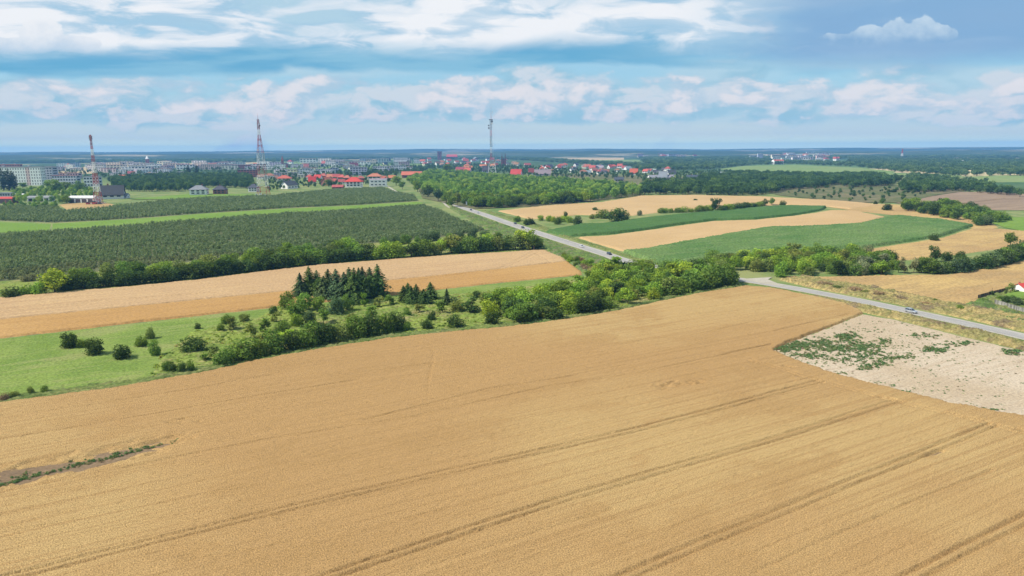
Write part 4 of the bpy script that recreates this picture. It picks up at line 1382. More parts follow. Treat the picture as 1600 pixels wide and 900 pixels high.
# ------------------------------------------------------------------ right of the road
PR.seed(50)
plant(968, 347, 24, 42, 'bush', 'dark', 'tree', 'large round dark tree on the edge of the maize strip', 'tree')
plant(945, 342, 16, 22, 'bush', 'mid', 'bush', 'mid green bush left of the large round tree', 'bush')
plant(925, 342, 8, 10, 'bush', 'olive', 'bush', 'small olive bush left of the round tree pair', 'bush')
plant(934, 341, 8, 10, 'bush', 'mid', 'bush', 'small green bush touching the pair by the round tree', 'bush')
plant(1000, 337, 10, 10, 'bush', 'grey', 'bush', 'thin greyish bush right of the large round tree', 'bush')
plant(930, 330, 7, 10, 'bush', 'dark', 'bush', 'little dark bush on the track through the pale wheat', 'bush')
plant(1087, 314, 4, 7, 'bush', 'dark', 'bush', 'tiny bush at the end of the track in the pale wheat', 'bush')
for k, (px, py, h, w, colr) in by_x([(808, 347, 11, 14, 'mid'), (827, 352, 13, 22, 'dark'), (845, 345, 10, 12, 'bright'), (858, 346, 11, 12, 'bright'), (872, 351, 14, 14, 'mid'), (884, 341, 12, 8, 'dark'), (890, 348, 12, 16, 'bright'),
                           (903, 352, 16, 18, 'dark'), (865, 347, 10, 12, 'lime'), (880, 347, 11, 12, 'lime')]):
    plant(px, py, h, w, 'bush', colr, 'bush', '%s bush, %s from the left in the clump beside the far road' % ({'mid': 'mid green', 'dark': 'dark green', 'bright': 'fresh green', 'lime': 'lime'}[colr], k), 'bush', 'clump beside the far road')
hedge([(1032, 333), (1060, 332), (1090, 331), (1110, 330)], 6.0, (8, 12), (1.2, 1.7), ['mid', 'bright'], ['bush'], 'bush', '%s bush in the thin hedge left of a tall tree', 'bush', 'thin hedge above the maize strip')
plant(1120, 331, 22, 20, 'tree', 'dark', 'tree', 'tall dark tree rising from the hedge above the maize strip', 'tree')
hedge([(1128, 331), (1150, 328), (1170, 326), (1188, 324)], 6.0, (9, 14), (1.2, 1.6), ['mid', 'dark', 'bright'], ['bush'], 'bush', '%s bush in the hedge right of a tall tree', 'bush', 'hedge above the maize strip')
plant(1196, 322, 12, 11, 'tree', 'dark', 'tree', 'first of three small trees ending the maize hedge', 'tree')
plant(1207, 321, 12, 11, 'tree', 'mid', 'tree', 'second of three small trees ending the maize hedge', 'tree')
plant(1224, 322, 10, 12, 'bush', 'dark', 'tree', 'round last of three small trees ending the maize hedge', 'tree')

# thicket beyond the junction
TJ = poly([(1078, 424), (1120, 408), (1160, 404), (1280, 398), (1330, 398), (1392, 404), (1398, 424), (1385, 430), (1230, 432), (1218, 424), (1150, 424), (1140, 432), (1110, 428)])
for x, y in scatter_points(TJ, 7.2, 12):
    s = ppm(x, y)
    pxx = 800 + x * s
    colr = PR.choices(['lime', 'mid', 'dark', 'olive', 'bright', 'grey'], [5 if pxx < 1270 else 1, 4, 2, 3, 4, 3 if pxx > 1300 else 0])[0]
    wn = {'olive': 'olive', 'mid': 'mid green', 'bright': 'fresh green', 'dark': 'dark green', 'lime': 'lime yellow', 'grey': 'grey-green'}[colr]
    h = PR.uniform(5.0, 9.0)
    kind = PR.choice(['tree', 'bush', 'bush', 'bush'])
    sd, d = where(x, y, TJ)
    plant_at(x, y, h, h * PR.uniform(0.9, 1.2), kind, colr, kind, '%s %s %s in the thicket above the junction, %s, %s' % (size_word(h, 5, 9), wn, kind, d, sd), kind, 'thicket above the junction')
plant(1222, 434, 28, 24, 'bush', 'bright', 'bush', 'bright bush beside the gravel junction', 'bush')
hedge([(1405, 427), (1425, 427), (1445, 426)], 7.0, (20, 28), (0.6, 0.8), ['grey', 'mid'], ['sapling', 'tree'], 'tree', '%s slender tree between thicket and dark hedge', 'tree', 'slender trees at the thicket end')
hedge([(1452, 427), (1480, 427), (1505, 425), (1530, 420), (1560, 413), (1600, 402), (1650, 394)], 4.6, (20, 30), (1.0, 1.25), ['dark', 'dark', 'blue', 'mid'], ['bush'], 'hedge_tree', '%s tree in the dark hedge at right', 'tree', 'dark hedge at the right edge')
plant(1462, 377, 14, 17, 'bush', 'dark', 'bush', 'lone dark bush on the corner of the maize and stubble', 'bush')
plant(1583, 386, 23, 22, 'tree', 'mid', 'tree', 'lone round-headed tree standing above the dark hedge at right', 'tree')
plant(1464, 410, 26, 20, 'tree', 'dark', 'tree', 'dark forked tree at the left end of the dark hedge', 'tree')
plant(1483, 408, 16, 20, 'bush', 'dark', 'bush', 'dark bush right of the forked tree', 'bush')
plant(1503, 404, 12, 18, 'bush', 'dark', 'bush', 'low dark bush at the back of the dark hedge', 'bush')
# copse beyond the maize
CP = poly([(1400, 325), (1440, 322), (1490, 324), (1530, 332), (1555, 340), (1560, 349), (1530, 350), (1480, 342), (1440, 334)])
for x, y in scatter_points(CP, 11.0, 15):
    colr = PR.choice(['mid', 'dark', 'bright', 'mid', 'dark'])
    h = PR.uniform(7, 11.5)
    wn = {'mid': 'mid green', 'bright': 'fresh green', 'dark': 'dark green'}[colr]
    kind = PR.choice(['tree', 'bush'])
    sd, d = where(x, y, CP)
    plant_at(x, y, h, h * PR.uniform(1.0, 1.3), kind, colr, kind, '%s %s %s in the copse before the brown field, %s, %s' % (size_word(h, 7, 11.5), wn, kind, d, sd), kind, 'copse before the brown field')
for px, py, h, w, colr, lab in [(1389, 329, 12, 17, 'dark', 'dark bush at the left tip of the copse'), (1422, 330, 16, 18, 'dark', 'round dark tree at the left end of the copse'), (1379, 319, 11, 8, 'mid', 'slim tree left of the copse on the yellow grass'),
                                (1369, 320, 7, 7, 'dark', 'small dark bush beside the slim tree'), (1533, 353, 16, 16, 'dark', 'dark bush at the foot of the copse'), (1545, 352, 18, 22, 'blue', 'blue-green bush at the foot of the copse'),
                                (1572, 345, 16, 24, 'mid', 'bushy tree at the right end of the copse'), (1560, 348, 14, 18, 'mid', 'green bush near the right end of the copse'), (1390, 301, 6, 8, 'dark', 'dark bush on the scrubland, left of its twin'),
                                (1398, 301, 7, 10, 'dark', 'dark bush on the scrubland, right of its twin'), (1445, 303, 4, 6, 'dark', 'tiny bush on the ridge of the brown field')]:
    plant(px, py, h, w, 'bush' if 'bush' in lab else 'tree', colr, 'bush' if 'bush' in lab else 'tree', lab, 'bush' if 'bush' in lab else 'tree')

# ------------------------------------------------------------------ the wood behind the road: nearest trees singly, the rest as a mass
PR.seed(60)
WP = [(636, 284), (672, 270), (720, 272), (770, 279), (850, 284), (930, 289), (1004, 298), (1000, 305), (940, 314), (850, 320.5), (785, 325), (745, 326), (722, 318), (700, 312), (680, 308), (662, 300)]
WPW = poly(WP)
Q = scatter_points(WPW, 11.0, 21)
_near = np.argsort(np.hypot(Q[:, 0], Q[:, 1]))
for i in _near[:110]:
    x, y = Q[i]
    colr = PR.choices(['mid', 'dark', 'bright', 'lime', 'olive'], [5, 4, 3, 1, 1])[0]
    wn = {'olive': 'olive', 'mid': 'mid green', 'bright': 'fresh green', 'dark': 'dark green', 'lime': 'lime yellow'}[colr]
    h = PR.uniform(10, 15)
    plant_at(x, y, h, h * PR.uniform(0.95, 1.25), PR.choice(['tree', 'bush']), colr, 'tree', '%s %s tree on the near wood edge behind the road, %s' % (size_word(h, 10, 15), wn, where(x, y, WPW)[0]), 'tree', 'near side of the wood behind the road')
wood('wood', WP, 0, 13.0, 'wood', 'green mixed wood rising behind the road and the pale wheat', 22, world=Q[_near[110:]])
for k, (px, py, h, w, colr) in by_x([(652, 300, 18, 16, 'mid'), (668, 308, 20, 18, 'dark'), (684, 315, 20, 20, 'blue'), (697, 318, 18, 20, 'mid'), (706, 324, 18, 18, 'mid'), (660, 290, 18, 20, 'mid'), (628, 296, 13, 12, 'mid'), (618, 290, 15, 20, 'bright')]):
    plant(px, py, h, w, 'tree', colr, 'tree', 'tree, %s from the left in the row between orchard track and road' % k, 'tree', 'row between orchard track and road')
plant(714, 322, 22, 14, 'tree', 'olive', 'tree', 'half bare olive tree where the road vanishes into the wood', 'tree')

# ------------------------------------------------------------------ orchard trees in rows
CA, SA = cos(ALPHA), sin(ALPHA)


def orchard_rows(P, row, step, seed):
    Rm = np.array([[cos(-ALPHA), sin(-ALPHA)], [-sin(-ALPHA), cos(-ALPHA)]])
    q = P @ Rm
    lo, hi = q.min(0), q.max(0)
    r = np.random.default_rng(seed)
    u, v = np.meshgrid(np.arange(lo[0], hi[0], step), np.arange(lo[1], hi[1], row))
    X = np.stack([u.ravel(), v.ravel()], 1)
    X += r.normal(0, 1, X.shape) * np.array([0.35, 0.16])
    X = X[(sdist(X, q) > 1.5) & (r.random(len(X)) > 0.05)]
    return X @ Rm.T


O1 = orchard_rows(poly(ORCH), 5.2, 2.4, 1)
O1 = O1[np.abs(O1[:, 0]) < O1[:, 1] * 0.80]
ordr = np.argsort(np.hypot(O1[:, 0], O1[:, 1]))
PR.seed(70)
_meshes = [m_ for m_ in _op]
om = [m_.copy() for m_ in _op]
for m_ in om:
    m_.materials.clear()
    m_.materials.append(M['leaf'])
ost = [stems_mesh('stem', 90 + i) for i in range(2)]
for i in ordr[:300]:
    x, y = O1[i]
    h = PR.uniform(2.6, 3.5)
    root = empty('orchard_tree', (x, y, 0), PR.uniform(0, 6.28), (h * 0.95, h * 0.95, h))
    c = link('crown', PR.choice(om), root)
    v = PR.uniform(0.8, 1.2)
    c.color = (0.156 * v, 0.190 * v, 0.098 * v, 1)
    link('trunk', PR.choice(ost), root)
    tag(root, 'small grey-green fruit tree in the nearest rows of the large orchard', 'fruit tree', 'nearest rows of the large orchard')
r_ = np.random.default_rng(8)
rest = O1[ordr[300:]]
_v = -sin(ALPHA) * rest[:, 0] + cos(ALPHA) * rest[:, 1]
hh = r_.uniform(2.5, 3.9, len(rest)) * (1.0 + 0.22 * vnoise(_v * 0.19, _v * 0) + 0.12 * vnoise(rest[:, 0] * 0.03, rest[:, 1] * 0.03))
mass_of('orchard_rows', rest, hh * 0.92, hh, CC['orchard'], 6, 'grey-green fruit trees in long rows filling the large orchard', 'orchard', 5)
O2 = orchard_rows(poly(ORCH2), 5.5, 3.6, 2)
O2 = O2[np.abs(O2[:, 0]) < O2[:, 1] * 0.80]
hh = r_.uniform(3.2, 4.8, len(O2))
mass_of('orchard_rows', O2, hh * 1.05, hh, CC['orchard'], 6, 'fruit trees of the upper orchard below the houses and masts', 'orchard', 6)

# ------------------------------------------------------------------ weeds on the bare field and in the wheat gap
wp, ws = [], []
for cx, cy, sx, sy, n, s0 in [(1225, 545, 10, 4, 130, 0.9), (1250, 540, 18, 6, 160, 0.9), (1285, 537, 22, 7, 150, 0.8), (1325, 528, 14, 5, 90, 1.0), (1345, 542, 18, 4, 110, 0.9), (1310, 545, 25, 4, 120, 0.9), (1262, 556, 18, 4, 80, 0.8),
                              (1380, 534, 10, 4, 45, 0.9), (1360, 550, 16, 4, 60, 0.9), (1335, 560, 25, 6, 70, 0.8), (1390, 560, 16, 4, 50, 0.8), (1370, 570, 18, 4, 60, 0.8), (1355, 576, 12, 3, 35, 0.8), (1415, 557, 12, 4, 30, 0.7),
                              (1432, 524, 12, 4, 40, 0.8), (1455, 525, 10, 3, 25, 0.7), (1462, 546, 14, 3.5, 55, 1.0), (1480, 538, 12, 3, 25, 0.8), (1510, 537, 8, 2.5, 25, 0.9), (1580, 551, 12, 4, 45, 1.0), (1345, 515, 30, 8, 40, 0.6),
                              (1300, 565, 30, 6, 45, 0.6), (1420, 540, 90, 30, 260, 0.42), (1500, 590, 90, 30, 200, 0.42), (1300, 550, 60, 16, 260, 0.55), (1380, 545, 60, 16, 200, 0.5), (1400, 610, 30, 3, 25, 0.6), (1540, 640, 20, 2, 20, 0.7), (1410, 505, 40, 4, 40, 0.5), (1300, 583, 20, 2, 30, 0.6), (1360, 600, 20, 2, 30, 0.6)]:
    for _ in range(n):
        wp.append(G(cx + PR.gauss(0, sx * 0.7), cy + PR.gauss(0, sy * 0.7)))
        ws.append(s0 * PR.uniform(0.5, 1.5))
wp, ws = np.array(wp), np.array(ws)
ok = sdist(wp, poly(SOIL)) > 0.4
mass_of('weed_patches', wp[ok], ws[ok] * 1.3, ws[ok] * 0.8, CC['weed'], 5, 'green weeds growing in patches on the bare sandy field', 'weeds', 7)
wp2 = []
for _ in range(260):
    t = PR.random() ** 1.5
    cx = -20 + 300 * t
    cy = 764 - 76 * t + PR.gauss(0, 1.2) - (14 * (1 - t) * PR.random() if PR.random() < 0.3 else 0)
    wp2.append(G(cx, cy))
wp2 = np.array(wp2)
s2 = r_.uniform(0.25, 0.75, len(wp2))
mass_of('weed_patches', wp2, s2 * 1.3, s2, CC['weed'], 5, 'low green and dry weeds in the long thin gap in the wheat at left', 'weeds', 8)

_q = scatter_points(poly(ROUGH), 2.0, 55)
_q = _q[vnoise(_q[:, 0] * 0.11, _q[:, 1] * 0.11) > -0.25]
_h = r_.uniform(0.6, 1.7, len(_q))
mass_of('tall_weeds', _q, _h * 1.2, _h, CC['tall'], 5, 'tall yellow-green weeds spread through the rough grass between the bushes', 'weeds', 9)
# ------------------------------------------------------------------ woods farther off
wood('wood', [(1000, 292), (1090, 287), (1180, 283), (1260, 283), (1310, 287), (1290, 293), (1240, 297), (1180, 306), (1090, 304.5), (1005, 304.5)], 12, 13, 'dark', 'dark tree belt behind the pale wheat right of the main wood', 31, 6000, wid=1.3)
wood('wood', [(1090, 279), (1160, 273), (1260, 275.5), (1330, 276), (1400, 283), (1395, 287), (1310, 288), (1200, 285), (1100, 288)], 16, 13, 'dark', 'dark wooded ridge in front of the valley meadow', 32, 6000, wid=1.4)
wood('wood', [(1290, 284), (1330, 277), (1360, 276), (1405, 284), (1400, 290), (1330, 294)], 14, 14, 'dark', 'low dark wooded hill left of the scrubland', 33, 6000, wid=1.3)
wood('wood', [(1405, 294), (1430, 287), (1500, 291), (1540, 296), (1600, 306), (1595, 308), (1500, 299), (1460, 301), (1410, 301)], 11, 12, 'dark', 'dark hedge wood along the crest behind the brown field', 34, 6000, wid=1.2)
wood('wood', [(1420, 276), (1470, 279), (1500, 286), (1540, 288), (1560, 296), (1480, 292), (1410, 286)], 17, 12, 'valley', 'mixed trees behind the crest hedge on the right', 35, 6000, wid=1.3)
wood('scrub_bushes', [(1230, 300), (1290, 294), (1400, 293), (1450, 303), (1400, 316), (1330, 316), (1240, 308)], 24, 5, 'dark', 'scattered bushes over the brown-green scrubland', 36, 3000, wid=1.3, cat='bushes')
wood('wood', [(1060, 256), (1180, 251), (1320, 256), (1420, 262), (1500, 268), (1600, 267), (1780, 266), (1780, 272), (1500, 276), (1400, 269), (1340, 261), (1240, 256.5), (1170, 258), (1110, 265), (1000, 268), (990, 262)], 26, 13, 'valley',
     'blue-green valley woods beyond the pale green meadow', 37, 9000, wid=2.0)
wood('wood', [(1330, 249), (1500, 250), (1780, 250), (1780, 264), (1600, 266), (1500, 266), (1420, 261), (1320, 254)], 30, 13, 'valley', 'wide hazy woods filling the valley at the right', 38, 9000, wid=2.4)
wood('wood', [(1000, 247), (1170, 246), (1330, 242), (1780, 241), (1780, 248), (1400, 248), (1180, 250), (1010, 258)], 48, 15, 'valley', 'hazy belt of woods around the far small town', 39, 9000, wid=3.2)
wood('wood', [(-160, 247), (130, 251), (400, 250), (600, 245), (640, 243), (640, 247), (400, 254), (-160, 256)], 45, 16, 'valley', 'blue hazy belt of trees behind the town at left', 40, 9000, wid=3.0)
wood('wood', [(640, 246), (780, 244), (900, 252), (1000, 257), (1000, 262), (900, 256), (780, 248.5), (640, 250)], 30, 13, 'valley', 'trees behind the old town and its churches', 41, 6000, wid=2.0)

# trees in and around the town
wood('town_trees', [(170, 283), (260, 276), (390, 276), (400, 296), (330, 293), (290, 300), (210, 300), (180, 296)], 11, 13, 'dark', 'broad belt of leafy trees behind the two small houses', 42, cat='trees')
wood('town_trees', [(20, 300), (70, 294), (130, 296), (150, 300), (150, 312), (90, 320), (20, 318)], 15, 9, 'wood', 'trees between the white block and the long shed', 43, cat='trees')
wood('town_trees', [(20, 320), (95, 321), (88, 326), (0, 326), (0, 322)], 11, 6, 'wood', 'bushes along the left end of the upper orchard', 44, cat='trees')
wood('town_trees', [(410, 280), (480, 280), (560, 280), (620, 283), (600, 288), (480, 294), (420, 300)], 20, 8, 'dark', 'garden trees among the red-roofed houses', 45, cat='trees')
wood('town_trees', [(430, 270), (520, 272), (640, 262), (680, 262), (680, 272), (620, 276), (520, 278), (440, 278)], 24, 12, 'dark', 'trees between the red roofs and the grey blocks', 46, cat='trees')
wood('town_trees', [(655, 256), (780, 258), (900, 266), (1000, 272), (990, 280), (860, 278), (760, 272), (680, 264)], 25, 9, 'dark', 'garden trees among the houses right of the middle mast', 47, cat='trees')
wood('town_trees', [(0, 270), (200, 264), (400, 262), (640, 255), (640, 262), (400, 272), (200, 278), (100, 285)], 45, 11, 'valley', 'street trees between the far blocks of the town', 48, cat='trees')
wood('town_trees', [(990, 274), (1100, 268), (1140, 268), (1180, 276), (1080, 285), (1000, 284)], 22, 8, 'dark', 'garden trees around the white farmsteads', 49, cat='trees')
for px, py, h, w, lab in [(3, 298, 34, 14, 'dark poplar at the left picture edge before the white block'), (12, 298, 33, 14, 'middle dark poplar before the white block'), (20, 297, 29, 12, 'right dark poplar before the white block'),
                          (294, 277, 18, 9, 'left one of two dark poplars in front of the pink block'), (307, 277, 18, 7, 'right one of two dark poplars in front of the pink block')]:
    plant(px, py, h, w, 'poplar', 'spruce', 'poplar_tree', lab, 'poplar')
for px, py, h, w, lab in [(79, 302, 22, 26, 'broad round tree right below the white block'), (33, 294, 9, 14, 'small dark tree against the white block'), (120, 299, 17, 18, 'round tree in front of the lilac building'),
                          (100, 298, 14, 18, 'darker tree left of the lilac building'), (100, 318, 14, 20, 'green tree left of the long shed'), (512, 292, 12, 16, 'dark garden tree before the orange gable'), (700, 272, 16, 18, 'tall tree at the top of the wood')]:
    plant(px, py, h, w, 'tree', 'mid', 'tree', lab, 'tree')

# ------------------------------------------------------------------ buildings
M['wall'] = tinted('render_wall', 0.9, 0.15, 0.10, 0.35)
M['roof'] = tinted('roof_tiles', 0.8, 0.2, 0.16, 0.6)
M['glass'] = plain('window_glass', (0.035, 0.045, 0.060), 0.15, 0.5, 0.1, 0.5)
M['metal'] = plain('grey_steel', (0.30, 0.31, 0.32), 0.5, 0.4, 0.15, 0.5, 0.6)
M['redmetal'] = plain('red_paint', (0.42, 0.060, 0.050), 0.55, 0.35, 0.15, 0.4)
M['whitemetal'] = plain('white_paint', (0.74, 0.74, 0.72), 0.55, 0.35, 0.12, 0.4)
M['darkmetal'] = plain('dark_steel', (0.10, 0.075, 0.075), 0.55, 0.3, 0.15, 0.4)
M['wood'] = tinted('weathered_wood', 0.9, 0.1, 0.2, 2.0)
M['darkwood'] = plain('dark_boards', (0.085, 0.075, 0.065), 0.9, 0.1, 0.2, 2.0)

WALLC = dict(white=(0.82, 0.81, 0.79), cream=(0.74, 0.68, 0.54), grey=(0.42, 0.43, 0.45), lilac=(0.55, 0.53, 0.62), pink=(0.66, 0.50, 0.47), brick=(0.30, 0.135, 0.105), yellow=(0.66, 0.62, 0.42), bluish=(0.45, 0.50, 0.60),
             palegrey=(0.68, 0.68, 0.68))
ROOFC = dict(red=(0.38, 0.095, 0.070), orange=(0.46, 0.165, 0.085), dark=(0.065, 0.070, 0.085), grey=(0.23, 0.235, 0.25), brown=(0.23, 0.12, 0.085), bright=(0.46, 0.062, 0.052), wine=(0.30, 0.075, 0.075), white=(0.6, 0.6, 0.6))


def _gable(eave, w=0.5, d=0.4):
    V = [(-w, -d, 0), (w, -d, 0), (w, d, 0), (-w, d, 0), (-w, -d, eave), (w, -d, eave), (w, d, eave), (-w, d, eave), (-w, 0, 0.985), (w, 0, 0.985)]
    return mesh_py('wall', V, [(0, 1, 5, 4), (2, 3, 7, 6), (1, 2, 6, 9, 5), (3, 0, 4, 8, 7), (3, 2, 1, 0)], M['wall'])


def _gable_roof(eave, w=0.5, d=0.4, o=0.05, t=0.035):
    k = (1.0 - eave) / d
    ye, ze = d + o, eave - o * k
    V = []
    for x in (-w - o, w + o):
        V += [(x, -ye, ze), (x, 0, 1.0), (x, ye, ze), (x, -ye, ze - t), (x, 0, 1.0 - t), (x, ye, ze - t)]
    return mesh_py('roof', V, [(0, 6, 7, 1), (1, 7, 8, 2), (3, 4, 10, 9), (4, 5, 11, 10), (0, 1, 4, 3), (1, 2, 5, 4), (6, 9, 10, 7), (7, 10, 11, 8), (0, 3, 9, 6), (2, 8, 11, 5)], M['roof'])


def _hip_roof(eave, w=0.5, d=0.4, o=0.06, r=0.16):
    V = [(-w - o, -d - o, eave), (w + o, -d - o, eave), (w + o, d + o, eave), (-w - o, d + o, eave), (-r, 0, 1), (r, 0, 1),
         (-w - o, -d - o, eave - 0.03), (w + o, -d - o, eave - 0.03), (w + o, d + o, eave - 0.03), (-w - o, d + o, eave - 0.03)]
    return mesh_py('roof', V, [(0, 1, 5, 4), (1, 2, 5), (2, 3, 4, 5), (3, 0, 4), (6, 7, 1, 0), (7, 8, 2, 1), (8, 9, 3, 2), (9, 6, 0, 3), (9, 8, 7, 6)], M['roof'])


UNIT = {'gable_wall': _gable(0.52), 'gable_roof': _gable_roof(0.52), 'hip_wall': MB().box(-0.5, 0.5, -0.4, 0.4, 0, 0.565).mesh('wall', M['wall']), 'hip_roof': _hip_roof(0.57),
        'steep_wall': _gable(0.36), 'steep_roof': _gable_roof(0.36), 'flat_wall': MB().box(-0.5, 0.5, -0.4, 0.4, 0, 0.93).mesh('wall', M['wall']),
        'flat_roof': MB().box(-0.52, 0.52, -0.42, 0.42, 0.932, 1.0).mesh('roof', M['roof']),
        'pane': MB().box(-0.5, 0.5, -0.5, 0.5, -0.5, 0.5).mesh('window', M['glass']), 'chimney': MB().box(-0.5, 0.5, -0.5, 0.5, 0, 1).box(-0.6, 0.6, -0.6, 0.6, 1.0, 1.1).mesh('chimney', M['wall'])}


def unit_part(name, key, parent, colour=None, loc=(0, 0, 0), sc=(1, 1, 1)):
    o = link(name, UNIT[key], parent)
    o.location, o.scale = loc, sc
    if colour:
        o.color = (*colour, 1)
    return o


BR = random.Random(3)


def house(px, py, wpx, hpx, style, wall, roof, label, group=None, rz=None, name='house', cat='house', windows=3, chim=True, depth=0.75):
    x, y = G(px, py)
    s = ppm(x, y)
    w, h = wpx / s * 0.92, hpx / s
    dm = min(max(w * depth, 7.0), 16.0)
    rz = BR.uniform(-0.35, 0.35) if rz is None else rz
    root = empty(name, (x, y + dm * 0.5, 0), rz, (w, dm / 0.8, h))
    j = BR.uniform(0.9, 1.08)
    wa = unit_part('wall', style + '_wall', root, tuple(c * j for c in WALLC[wall]))
    ro = unit_part('roof', style + '_roof', root, tuple(c * BR.uniform(0.85, 1.15) for c in ROOFC[roof]))
    if chim and style != 'flat':
        unit_part('chimney', 'chimney', ro, WALLC['brick'], (BR.uniform(-0.2, 0.2), 0.12, 0.80), (0.07, 0.07, 0.28))
    for i in range(windows):
        fx = (i + 0.5) / windows - 0.5
        for lv in ((0.12, 0.34) if (style == 'flat' or hpx > 9) else (0.2,)):
            zc = lv + 0.1 if style != 'flat' else lv * 1.8 + 0.08
            if zc + 0.08 < {'gable': 0.5, 'hip': 0.54, 'steep': 0.34, 'flat': 0.9}[style]:
                unit_part('window', 'pane', wa, None, (fx * 0.9, -0.4, zc), (0.5 / windows, 0.02, 0.13))
    for sd in (-1, 1):
        unit_part('window', 'pane', wa, None, (sd * 0.5, 0.0, 0.26), (0.02, 0.16, 0.14))
    tag(root, label, cat, group)
    return root


def block(px, py, wpx, hpx, depth, wall, roof, floors, label, group=None, rz=0.0, bays=0, name='apartment_block', cat='building', single=False, panel=None):
    """flat-roofed block of flats: storeys of windows, parapet, stair heads"""
    x, y = G(px, py)
    s = ppm(x, y)
    w, h = wpx / s, hpx / s
    root = empty(name, (x, y + depth * 0.5, 0), rz)
    wc = tuple(c * BR.uniform(0.93, 1.05) for c in WALLC[wall])
    wa = MB().box(-w / 2, w / 2, -depth / 2, depth / 2, 0, h * 0.965).build('wall', M['wall'], root)
    wa.color = (*wc, 1)
    ro = MB().box(-w / 2 - 0.3, w / 2 + 0.3, -depth / 2 - 0.3, depth / 2 + 0.3, h * 0.967, h).build('roof', M['roof'], root)
    ro.color = (*ROOFC[roof], 1)
    if w > 25:
        for k in range(max(1, int(w / 35))):
            xx = (k + 0.5) / max(1, int(w / 35)) * w - w / 2
            st = MB().box(xx - 2.2, xx + 2.2, -2, 2, h, h + 2.2).build('stair_head', M['wall'], ro)
            st.color = (*WALLC['grey'], 1)
    fh = h * 0.95 / floors
    bays = bays or max(3, int(w / 6.5))
    if single:
        wm = MB().box(-0.85, 0.85, -0.06, 0.06, -fh * 0.24, fh * 0.24).mesh('window', M['glass'])
        for f in range(floors):
            for b in range(bays):
                xx = (b + 0.5) / bays * w - w / 2
                o = link('window', wm, wa, (xx, -depth / 2, fh * (f + 0.55)))
            for d in range(3):
                o = link('window', wm, wa, (w / 2, depth * ((d + 0.5) / 3 - 0.5), fh * (f + 0.55)))
                o.rotation_euler = (0, 0, pi / 2)
        if panel:
            for (b0, b1, colr) in panel:
                p = MB().box(b0 * w - w / 2, b1 * w - w / 2, -depth / 2 - 0.04, -depth / 2 + 0.5, 0.2, h * 0.96).build('stair_panel', M['wall'], root)
                p.color = (*WALLC[colr], 1)
    else:
        for f in range(floors):
            z0, z1 = fh * (f + 0.32), fh * (f + 0.80)
            mb = MB()
            for b in range(bays):
                xc = (b + 0.5) / bays * w - w / 2
                hw = w / bays * 0.32
                mb.box(xc - hw, xc + hw, -depth / 2 - 0.05, -depth / 2 + 0.3, z0, z1)
            mb.box(w / 2 - 0.3, w / 2 + 0.05, -depth * 0.3, depth * 0.3, z0, z1)
            mb.build('window_row', M['glass'], wa)['kind'] = 'stuff'
    tag(root, label, cat, group)
    return root


# --- left edge: white block of flats, its grey neighbour, the lilac building, sheds
block(26, 290, 80, 29, 14, 'white', 'grey', 6, 'large white block of flats with pink stair strips at the left edge', None, 0.0, 20, single=True, panel=[(0.71, 0.79, 'pink')])
block(74, 284, 17, 23, 24, 'lilac', 'grey', 6, 'pale lilac end of the second block behind the white flats', None, 0.05, 4)
block(14, 270, 36, 13, 14, 'brick', 'red', 4, 'red-roofed block rising behind the white flats', None, 0.0, 9)
block(101, 288, 38, 14, 16, 'lilac', 'wine', 3, 'low lilac building with a dark red roof band beside the white flats', None, 0.0, 9)
block(104, 279, 36, 8.5, 18, 'pink', 'red', 2, 'pinkish upper building behind the low lilac one', None, 0.0, 9)
block(143, 292, 22, 16, 14, 'palegrey', 'grey', 3, 'pale grey building behind the left mast', None, 0.1, 5)


def shed(px, py, wpx, hpx, depth, wall, roof, label, rz=0.0, dark=True, name='shed'):
    x, y = G(px, py)
    s = ppm(x, y)
    w, h = wpx / s, hpx / s
    root = empty(name, (x, y + depth / 2, 0), rz)
    prof = [(-depth / 2, 0), (-depth / 2, h * 0.72), (-depth * 0.3, h * 0.93), (0, h), (depth * 0.3, h * 0.93), (depth / 2, h * 0.72), (depth / 2, 0)]
    n = len(prof)
    V = [(-w / 2, a, b) for a, b in prof] + [(w / 2, a, b) for a, b in prof]
    wl = mesh_py('wall', V, [tuple(range(n)), tuple(range(2 * n - 1, n - 1, -1)), (0, n, n + 1, 1), (n - 2, 2 * n - 2, 2 * n - 1, n - 1)], M['wall'])
    o = link('wall', wl, root)
    o.color = (*WALLC[wall], 1)
    V2 = [(-w / 2 - 0.3, a * 1.03, b + 0.05) for a, b in prof[1:-1]] + [(w / 2 + 0.3, a * 1.03, b + 0.05) for a, b in prof[1:-1]]
    m_ = n - 2
    V3 = [(a, b, c + 0.15) for a, b, c in V2]
    ro = link('roof', mesh_py('roof', V2 + V3, [(i, i + 1, m_ + i + 1, m_ + i) for i in range(m_ - 1)] + [(2 * m_ + i, 3 * m_ + i, 3 * m_ + i + 1, 2 * m_ + i + 1) for i in range(m_ - 1)]
                              + [(i, 2 * m_ + i, 2 * m_ + i + 1, i + 1) for i in range(m_ - 1)] + [(m_ + i, m_ + i + 1, 3 * m_ + i + 1, 3 * m_ + i) for i in range(m_ - 1)]
                              + [(0, m_, 3 * m_, 2 * m_), (m_ - 1, 3 * m_ - 1, 4 * m_ - 1, 2 * m_ - 1)], M['roof']), root)
    ro.color = (*ROOFC[roof], 1)
    nb = max(2, int(w / 7))
    for k in range(nb):
        xc = ((k + 0.5) / nb - 0.5) * w * 0.94
        MB().box(xc - w / nb * 0.36, xc + w / nb * 0.36, -depth / 2 - 0.06, -depth / 2 + 0.2, 0.2, h * 0.58).build('bay_panel', M['darkmetal'] if dark else M['glass'], root)  # on the long shed, dark panels put in for the shade of its open bays
    tag(root, label, 'shed')
    return root


